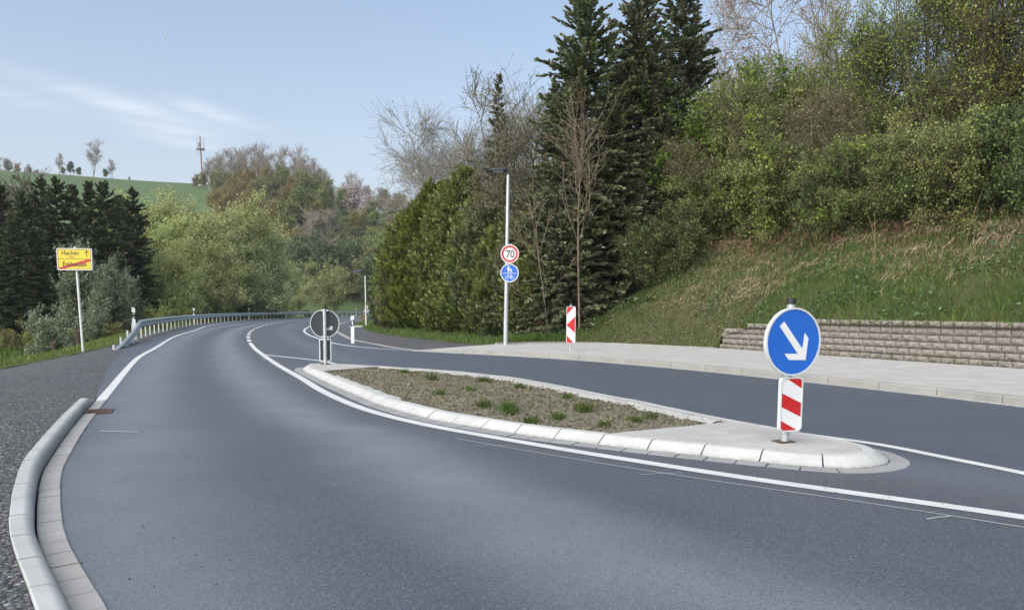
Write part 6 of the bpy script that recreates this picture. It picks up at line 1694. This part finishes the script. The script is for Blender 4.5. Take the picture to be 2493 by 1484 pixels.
for px, D, h, k_ in ((560,290,9,'golden'),(600,275,10,'golden'),(640,280,10,'olive'),(690,275,14,'green'),(740,270,14,'olive'),(770,280,12,'green'),(800,265,12,'olive'),(845,262,11,'green'),(900,255,11,'olive'),(940,240,11,'green'),
                  (530,280,9,'golden'),(575,255,14,'golden'),(625,240,14,'golden'),(665,225,15,'golden'),(700,235,14,'olive'),(735,240,15,'green'),(770,240,13,'olive'),(800,225,12,'twig'),(775,215,13,'twig'),(845,205,7,'twig'),(880,205,7,'olive'),(915,205,8,'green'),(930,205,12,'olive'),
                  (545,235,11,'golden'),(600,215,13,'golden'),(650,195,15,'golden'),(690,190,13,'golden'),(720,195,13,'olive'),(755,185,13,'twig'),(790,190,12,'twig'),(825,185,10,'twig'),(860,185,9,'olive'),(895,178,9,'twig'),(925,175,12,'olive'),(955,180,13,'green'),(985,190,13,'olive'),
                  (585,180,12,'olive'),(630,170,13,'golden'),(680,165,13,'golden'),(715,165,12,'dark'),(750,160,12,'dark'),(785,158,12,'dark'),(820,160,12,'dark'),(855,155,12,'dark'),(890,152,12,'olive'),(920,150,12,'green'),(950,148,11,'olive'),(700,145,11,'golden'),(735,140,10,'dark'),(765,138,11,'dark'),(800,140,10,'dark'),(840,142,9,'dark'),(870,138,10,'dark'),(905,135,10,'dark'),(940,130,10,'green'),(970,128,10,'green'),(1000,140,11,'olive'),(1040,150,12,'green'),(1080,170,12,'olive'),(1120,190,12,'green'),(620,150,10,'olive'),(660,145,11,'dark'),
                  (965,110,9,'green'),(1000,105,9,'green'),(960,92,8,'green'),(1010,160,12,'golden'),(1100,140,11,'green'),(1160,130,11,'olive'),(1220,120,11,'dark'),(1290,110,11,'green'),(1360,100,11,'dark')):
    if D < 176: h *= (172+(D-128)*0.4)/D; D = 172+(D-128)*0.4
    wood(px+rw_.uniform(-6, 6), D+rw_.uniform(-6, 6), h*rw_.uniform(0.92, 1.08), k_)
for px, D, h, k_ in ((835,232,9,'olive'),(862,240,8.5,'golden'),(890,236,8.5,'olive'),(915,240,9,'green'),(850,216,10,'olive'),(880,214,10,'dark'),(908,218,10,'olive'),(815,238,9,'green')): wood(px, D, h, k_)
for f_ in (0.30, 0.46, 0.60, 0.72, 0.83, 0.93):
    for px0 in range(545, 1010, 40):
        px = px0+rw_.uniform(-16, 16); Dc = float(np.interp(px, AZ_PX, CREST)); D = 172+(Dc-172)*f_+rw_.uniform(-5, 5)
        if 805 < px < 925 and 0.45 < f_: continue
        if f_ > 0.9 and px < 560: continue
        k_ = rw_.choice(['golden', 'golden', 'golden', 'olive'] if px < 690 else ['olive', 'golden', 'green', 'olive', 'twig'])
        wood(px, D, rw_.uniform(9.0, 13.0)*(0.85 if f_ > 0.8 else 1), k_)
# field edge trees on the skyline
for px, D, h, key, lab in ((160, 409, 11.5, 'bare', 'left roundish tree of the little group on the field skyline'), (240, 408, 19, 'bare', 'largest tree on the field skyline with a fan-shaped crown'), (284, 408, 11, 'bare', 'slim bare tree right of the fan-shaped skyline tree'), (187, 406, 7.5, 'dark', 'dark bush between the two skyline trees'), (205, 406, 5, 'dark', 'small dark bush at the left foot of the fan-shaped tree'), (272, 405, 5, 'dark', 'dark bush at the right foot of the fan-shaped tree'), (170, 406, 4.5, 'dark', 'lowest dark bush under the left skyline tree'), (327, 404, 2.2, 'twig', 'tiny lone bush on the bare part of the skyline')):
    wood(px, D, h, key, None, lab, 'tree' if h > 8 else 'shrub', False)
for px, h in ((-60,9),(-20,9),(12,9),(38,9.5),(62,8),(84,7.5),(104,6)):
    wood(px, 432, h, 'twig')

# ================================================================== ground vegetation
def bank_points(n, s0, s1, d0, d1, r, dpow=1.0):
    s = r.uniform(s0, s1, n); d = d0+(d1-d0)*r.random(n)**dpow
    fi = np.interp(s, eb_s, np.arange(len(eb_s))); i = np.minimum(fi.astype(int), len(eb_s)-2); f_ = (fi-i)[:, None]
    fj = np.interp(d, eb_d, np.arange(len(eb_d))); j = np.minimum(fj.astype(int), len(eb_d)-2); g = (fj-j)[:, None]
    p = (EB[i, j]*(1-f_)+EB[i+1, j]*f_)*(1-g)+(EB[i, j+1]*(1-f_)+EB[i+1, j+1]*f_)*g
    dn = unit((EB[i, j]-EB[i, j+1]))      # downhill
    return p, dn, s, d
def blades(p, h, w_, r, lean=0.45, ldir=None, lamt=0.0):
    n = len(p); az = r.uniform(0, 2*np.pi, n); s = np.stack([np.cos(az), np.sin(az), 0*az], 1)*(w_/2)[:, None]
    top = r.normal(size=(n, 3))*lean; top[:, 2] = 1
    if ldir is not None: top = unit(top)+ldir*lamt
    top = unit(top)*h[:, None]
    mid = top*0.55+np.stack([0*h, 0*h, 0.08*h], 1)
    V = np.stack([p-s, p+s, p+mid+s*0.7, p+mid-s*0.7, p+top], 1).reshape(-1, 3)
    o = np.arange(n)[:, None]*5
    return V, np.concatenate([o+np.array([[0, 1, 2, 3]])]), np.concatenate([o+np.array([[3, 2, 4]])])
def pnoise(x, y, f, seed):
    return 0.5+0.25*(np.sin(x*f*1.3+seed)+np.sin(y*f*1.7+seed*2.1))*0.7+0.25*np.sin((x+y)*f*2.3+seed*3.3)*0.6
def grass(name, p, dn, hmin, hmax, w_, mat, r, lab=None, lean=0.4, lamt=0.3):
    n = len(p); h = r.uniform(hmin, hmax, n); V, Q, T = blades(p, h, np.full(n, w_), r, lean, dn, lamt)
    me = npmesh(name, V, Q, T, rnd=np.tile(r.random(n), 2)); return link(name, me, LF[mat], kind='stuff')
r = np.random.default_rng(300)
S_w = s_wall
# bank above the wall and around its left end
p, dn, s, d = bank_points(95000, s_cor-1, sBl[-1]-4, 0.05, 6.2, r, 0.9)
g = pnoise(p[:, 0], p[:, 1], 1.1, 1.0)
earth_zone = (s > s_cor+3.2) & (s < S_w+0.6) & (d < 1.9)
keep = (g+0.25*r.random(len(g)) > 0.36) & ~(earth_zone & (r.random(len(g)) < 0.82))
grass('bank_grass', p[keep], dn[keep], 0.08, 0.30, 0.017, 'grass', r)
keep2 = ((g < 0.55) | (d > 3)) & (d > 1.4+0.8*pnoise(p[:, 0], p[:, 1], 2.0, 7.0)) & ~earth_zone; keep2 &= r.random(len(g)) < 0.32
p2 = p[keep2]; dn2 = dn[keep2]
n = len(p2); side = np.cross(dn2, np.array([0, 0, 1.])); dirs = unit(dn2*0.8-side*0.65+r.normal(size=(n, 3))*0.22)
V, Q = leaf_geo(p2+np.array([0, 0, 0.10])+r.normal(size=(n, 3))*0.03, 0.28, r, 1.3, 0.028, dirs, 0.40, 0.02)
link('dry_straw', npmesh('dry_straw', V, Q, rnd=r.random(len(Q))), LF['straw'], kind='stuff')
# dense flattened straw mats in patches
cs, _, _, _ = bank_points(70, S_w-3.2, sBl[-1]-6, 1.7, 4.6, r)
V = []; 
pc = np.repeat(cs, 230, 0); 
off = r.normal(size=(len(pc), 2))*np.array([0.42, 0.30])
px_, py_ = pc[:, 0]+off[:, 0], pc[:, 1]+off[:, 1]
def bank_z(x, y):
    from_ = []
    for q in range(0, len(x), 1500):
        D2 = (x[q:q+1500, None]-EBf[None, :, 0])**2+(y[q:q+1500, None]-EBf[None, :, 1])**2
        k = np.argpartition(D2, 3, axis=1)[:, :3]; w_ = 1/(np.take_along_axis(D2, k, 1)+0.003)
        from_.append((EBf[k, 2]*w_).sum(1)/w_.sum(1))
    return np.concatenate(from_)
pz_ = bank_z(px_, py_)+r.uniform(0.02, 0.14, len(px_))
dirs = np.array([-0.75, -0.35, -0.45])+r.normal(size=(len(px_), 3))*0.18
V, Q = leaf_geo(np.column_stack([px_, py_, pz_]), 0.27, r, 1.3, 0.034, dirs, 0.32, 0.02)
link('straw_mats', npmesh('straw_mats', V, Q, rnd=r.random(len(Q))), LF['straw'], kind='stuff')
# reddish dead bracken near the top of the bank
cs, _, _, _ = bank_points(110, S_w-3.5, sBl[-1]-4, 2.6, 6.2, r)
pc = np.repeat(cs, 150, 0); off = r.normal(size=(len(pc), 2))*0.42; x_, y_ = pc[:, 0]+off[:, 0], pc[:, 1]+off[:, 1]
V, Q = leaf_geo(np.column_stack([x_, y_, bank_z(x_, y_)+0.45*r.random(len(x_))**1.6]), 0.20, r, 0.3, 0.14, np.array([-0.5, -0.2, -0.5])+r.normal(size=(len(x_), 3))*0.5, 0.3, 0.04)
link('dead_bracken', npmesh('dead_bracken', V, Q, rnd=r.random(len(Q))), LF['deadfern'], kind='stuff')
# short dead thatch under the grass
p, dn, s, d = bank_points(34000, s_cor+1.5, sBl[-1]-4, 1.5, 6.4, r)
g3 = pnoise(p[:, 0], p[:, 1]*1.3, 1.4, 9.1); keep = (g3+0.3*r.random(len(g3)) > 0.55); p = p[keep]; dn = dn[keep]
V, Q = leaf_geo(p+np.array([0, 0, 0.05])*r.random((len(p), 1)), 0.17, r, 1.2, 0.09, dn*0.7+r.normal(size=(len(p), 3))*0.35, 0.3, 0.02)
link('dead_thatch', npmesh('dead_thatch', V, Q, rnd=r.random(len(Q))*0.8), LF['straw'], kind='stuff')
# bramble and nettle leaves: along the wall top and in patches
p, dn, s, d = bank_points(26000, s_cor+1, sBl[-1]-4, 0.1, 6.0, r)
g2 = pnoise(p[:, 0]*1.2, p[:, 1], 1.6, 4.2)
keep = ((g2 > 0.60) | ((d < 1.0) & (g2 > 0.42) & (s > S_w)) | (d > 4.6)) & ~((s > s_cor+3.2) & (s < S_w+0.6) & (d < 1.7) & (g2 < 0.8))
pl_ = p[keep]+np.column_stack([r.normal(size=(keep.sum(), 2))*0.04, 0.04+0.34*r.random(keep.sum())**1.4])
V, Q = leaf_geo(pl_, 0.085, r, 0.9, 0.75)
link('bramble_leaves', npmesh('bramble_leaves', V, Q, rnd=r.random(len(Q))), LF['bramble'], kind='stuff')
# tall dry stalks standing on the bank
for i in range(26):
    q, _, _, _ = bank_points(1, S_w+0.5, sBl[-1]-4.5, 2.0, 5.6, r); q = q[0]; h = r.uniform(0.7, 1.9)
    e = r.normal(size=2)*0.16*h
    m = MB(); m.tube([(0, 0, -0.05), (e[0]*0.4, e[1]*0.4, h*0.5), (e[0], e[1], h)], [0.012, 0.010, 0.005], 5, False)
    m.build('dry_stalk', LF['straw'], None, loc=tuple(q), label='thin pale dry stalk standing on the grassy bank', category='plant', group='dry stalks on the bank')
# grass at the hedge foot, beside the path and pavement
p, dn, s, d = bank_points(15000, 0, s_cor+4.5, 0.05, 3.0, r)
keep = r.random(len(p)) < np.where(d < 0.35, 0.35, 0.95)
grass('hedge_foot_grass', p[keep], dn[keep], 0.06, 0.20, 0.018, 'grass', r)
# brown litter on bare earth left of the wall
p, dn, s, d = bank_points(6500, s_cor+2.2, S_w+0.9, 0.05, 2.4, r)
V, Q = leaf_geo(p+np.array([0, 0, 0.015]), 0.07, r, 1.6, 0.5)
link('leaf_litter', npmesh('leaf_litter', V, Q, rnd=r.random(len(Q))*0.7), LF['dirtgrass'], kind='stuff')

# verge grass along the gravel
n = 42000; s = r.random(n)**1.3*arclen(GEDGE)[-1]*0.55+2; d = 0.02+3.4*r.random(n)**0.8
Lg = arclen(GEDGE)
gx_ = np.interp(s, Lg, GEDGE[:, 0])+np.interp(s, Lg, GN[:, 0])*d; gy_ = np.interp(s, Lg, GEDGE[:, 1])+np.interp(s, Lg, GN[:, 1])*d
gz_ = np.interp(d, vd, vz)+np.interp(s, Lg, GEZ)
P_ = np.column_stack([gx_, gy_, gz_]); keep = (gy_ > 10)
grass('verge_grass', P_[keep], np.tile([[0., 0, 0]], (keep.sum(), 1)), 0.06, 0.20, 0.020, 'verge', r, lean=0.35, lamt=0)
# taller meadow grass tufts beyond
n = 16000; x_ = r.uniform(-40, -12, n); y_ = r.uniform(20, 62, n); keep = ~inside(np.concatenate([GEDGE+GN*3.5, [(60, 166), (60, -2)]]), x_, y_)
P_ = np.column_stack([x_, y_, np.full(n, -1.02)])[keep]
grass('meadow_grass', P_, np.zeros_like(P_), 0.15, 0.45, 0.05, 'tuft', r, lean=0.3, lamt=0)

# ---- island weeds, clods, stones
sp_ = np.array(soil_poly)
def rand_in(poly, n, r):
    a = poly.min(0); b_ = poly.max(0); out = []
    while sum(len(o) for o in out) < n:
        q = r.uniform(a, b_, (n*2, 2)); out.append(q[inside(poly, q[:, 0], q[:, 1])])
    return np.concatenate(out)[:n]
q = rand_in(sp_, 5200, r); zq = soil_z(q)
V, Q = leaf_geo(np.column_stack([q, zq+0.008]), 0.045, r, 1.8, 0.6)
link('dead_leaf_litter', npmesh('dead_leaf_litter', V, Q, rnd=r.random(len(Q))), LF['dirtgrass'], kind='stuff')
q = rand_in(sp_, 1500, r); q = q[pnoise(q[:, 0]*2, q[:, 1]*2, 1.7, 2.0) > 0.48]; grass('green_weeds', np.column_stack([q, soil_z(q)]), np.zeros((len(q), 3)), 0.02, 0.06, 0.008, 'tuft', r, lean=0.7, lamt=0)
q = rand_in(sp_, 3600, r); zq = soil_z(q)
grass('sparse_weeds', np.column_stack([q, zq]), np.zeros((len(q), 3)), 0.02, 0.075, 0.007, 'dirtgrass', r, lean=0.7, lamt=0)
# clods
def stones(name, P, size, mat, r, **props):
    n = len(P); base = np.array([[1,0,0],[-1,0,0],[0,1,0],[0,-1,0],[0,0,1],[0,0,-1]], float)
    T = np.array([[0,2,4],[2,1,4],[1,3,4],[3,0,4],[2,0,5],[1,2,5],[3,1,5],[0,3,5]])
    S = size*r.uniform(0.5, 1.4, (n, 1, 1))*r.uniform(0.55, 1.25, (n, 6, 1))*np.array([1, 1, 0.65])
    az = r.uniform(0, 6.28, n); c, s_ = np.cos(az), np.sin(az)
    B = base[None]*S; X = B[..., 0]*c[:, None]-B[..., 1]*s_[:, None]; Y = B[..., 0]*s_[:, None]+B[..., 1]*c[:, None]
    V = np.stack([X, Y, B[..., 2]], -1)+P[:, None]
    me = npmesh(name, V.reshape(-1, 3), None, (np.arange(n)[:, None, None]*6+T[None]).reshape(-1, 3), rnd=np.repeat(r.random(n), 8))
    return link(name, me, mat, **props)
q = rand_in(sp_, 1800, r); stones('soil_clods', np.column_stack([q, soil_z(q)]), 0.022, MT['soil'], r, kind='stuff')
tufts = [(-0.35,9.35,0.16,1.0),(-0.05,9.05,0.2,1.3),(0.85,8.95,0.2,1.25),(0.5,8.35,0.12,0.8),(0.0,8.75,0.12,0.8),(-1.35,12.9,0.2,0.9),(-0.45,12.55,0.17,1.1),(0.12,11.6,0.13,0.8),(-1.0,10.6,0.12,0.8),(1.55,8.5,0.11,0.8),(1.3,8.05,0.11,0.8),(0.75,10.35,0.11,0.8),(0.2,8.15,0.12,0.9),(-0.6,11.2,0.11,0.8),(-2.0,14.3,0.14,0.9),(0.95,7.85,0.1,0.7)]
tl_ = ['bright tuft near the front kerb, left of the middle', 'largest bright tuft near the middle of the bed', 'spiky tuft in the right part of the bed', 'little tuft close to the front kerb right of the middle', 'small tuft between the two bright ones and the kerb', 'dark tuft near the back of the bed on the left', 'tall thin tuft by the back kerb', 'small tuft at the back beside the mortar strip', 'small tuft in the left half of the bed', 'low tuft near the paved head at the back', 'low tuft near the edge of the paved head', 'small tuft beside the back mortar strip on the right', 'tuft right at the front kerb in the middle', 'faint tuft in the centre left of the bed', 'tuft at the far tip of the bed', 'lowest tuft in the right front corner of the bed']
for (x, y, h, k_), lab in zip(tufts, tl_):
    if not inside(sp_, np.array([x]), np.array([y]))[0]: continue
    h *= 0.85
    n = int(110*k_); rr_ = 0.10*k_
    P_ = np.column_stack([r.normal(size=n)*rr_*0.6, r.normal(size=n)*rr_*0.5, np.zeros(n)])
    hh = r.uniform(0.5, 1.1, n)*h; P_[:, :2] *= 0.8; V, Q, T = blades(P_, hh, np.full(n, 0.009), r, 0.55)
    me = npmesh('grass_tuft', V, Q, T, rnd=np.tile(r.random(n), 2))
    link('grass_tuft', me, LF['tuft'], None, (x, y, float(soil_z(np.array([[x, y]]))[0])-0.01), label='green grass '+lab, category='grass tuft', group='grass tufts on the island')
# gravel stones near the camera
n = 15000; yy = 2.0+10*r.random(n)**1.5; xx = -0.7-8.5*r.random(n)
q = np.column_stack([xx, yy]); ok = inside(gp, xx, yy) & (np.abs(xx/yy) < 0.75); q = q[ok]
stones('gravel_stones', np.column_stack([q, grav_z(q)+0.003]), 0.0115, MT['stone'], r, kind='stuff')
n = 220; yy = 2.0+8*r.random(n)**1.3; xx = -0.7-7*r.random(n); q = np.column_stack([xx, yy]); q = q[inside(gp, xx, yy)]
stones('white_chippings', np.column_stack([q, grav_z(q)+0.006]), 0.012, MT['mortar'], r, kind='stuff')
# grit and crumbs on the asphalt near the island nose and the left kerb
q = np.concatenate([np.column_stack([r.normal(2.9, 0.9, 170), r.normal(5.4, 0.55, 170)]), np.column_stack([r.normal(-1.9, 0.8, 60), r.normal(4.6, 1.2, 60)]), np.column_stack([r.uniform(-3, 3, 60), r.uniform(3, 8, 60)])])
ok = inside(poly, q[:, 0], q[:, 1]) & ~inside(ISL-ISL_N*0.2, q[:, 0], q[:, 1]); q = q[ok]
stones('road_grit', np.column_stack([q, np.full(len(q), 0.004)]), 0.0075, MT['stone'], r, kind='stuff')

# ------------------------------------------------------------------ thin evening haze
hz_m = NB('haze_air'); pv_ = hz_m.n('ShaderNodeVolumePrincipled')
pv_.inputs['Color'].default_value = (0.80, 0.86, 0.93, 1); pv_.inputs['Density'].default_value = 0.0002
hz_m.t.links.new(pv_.outputs[0], hz_m.out.inputs['Volume'])
MB().box(-700, 700, -150, 700, -4, 130).build('haze', hz_m.m, None, kind='stuff')
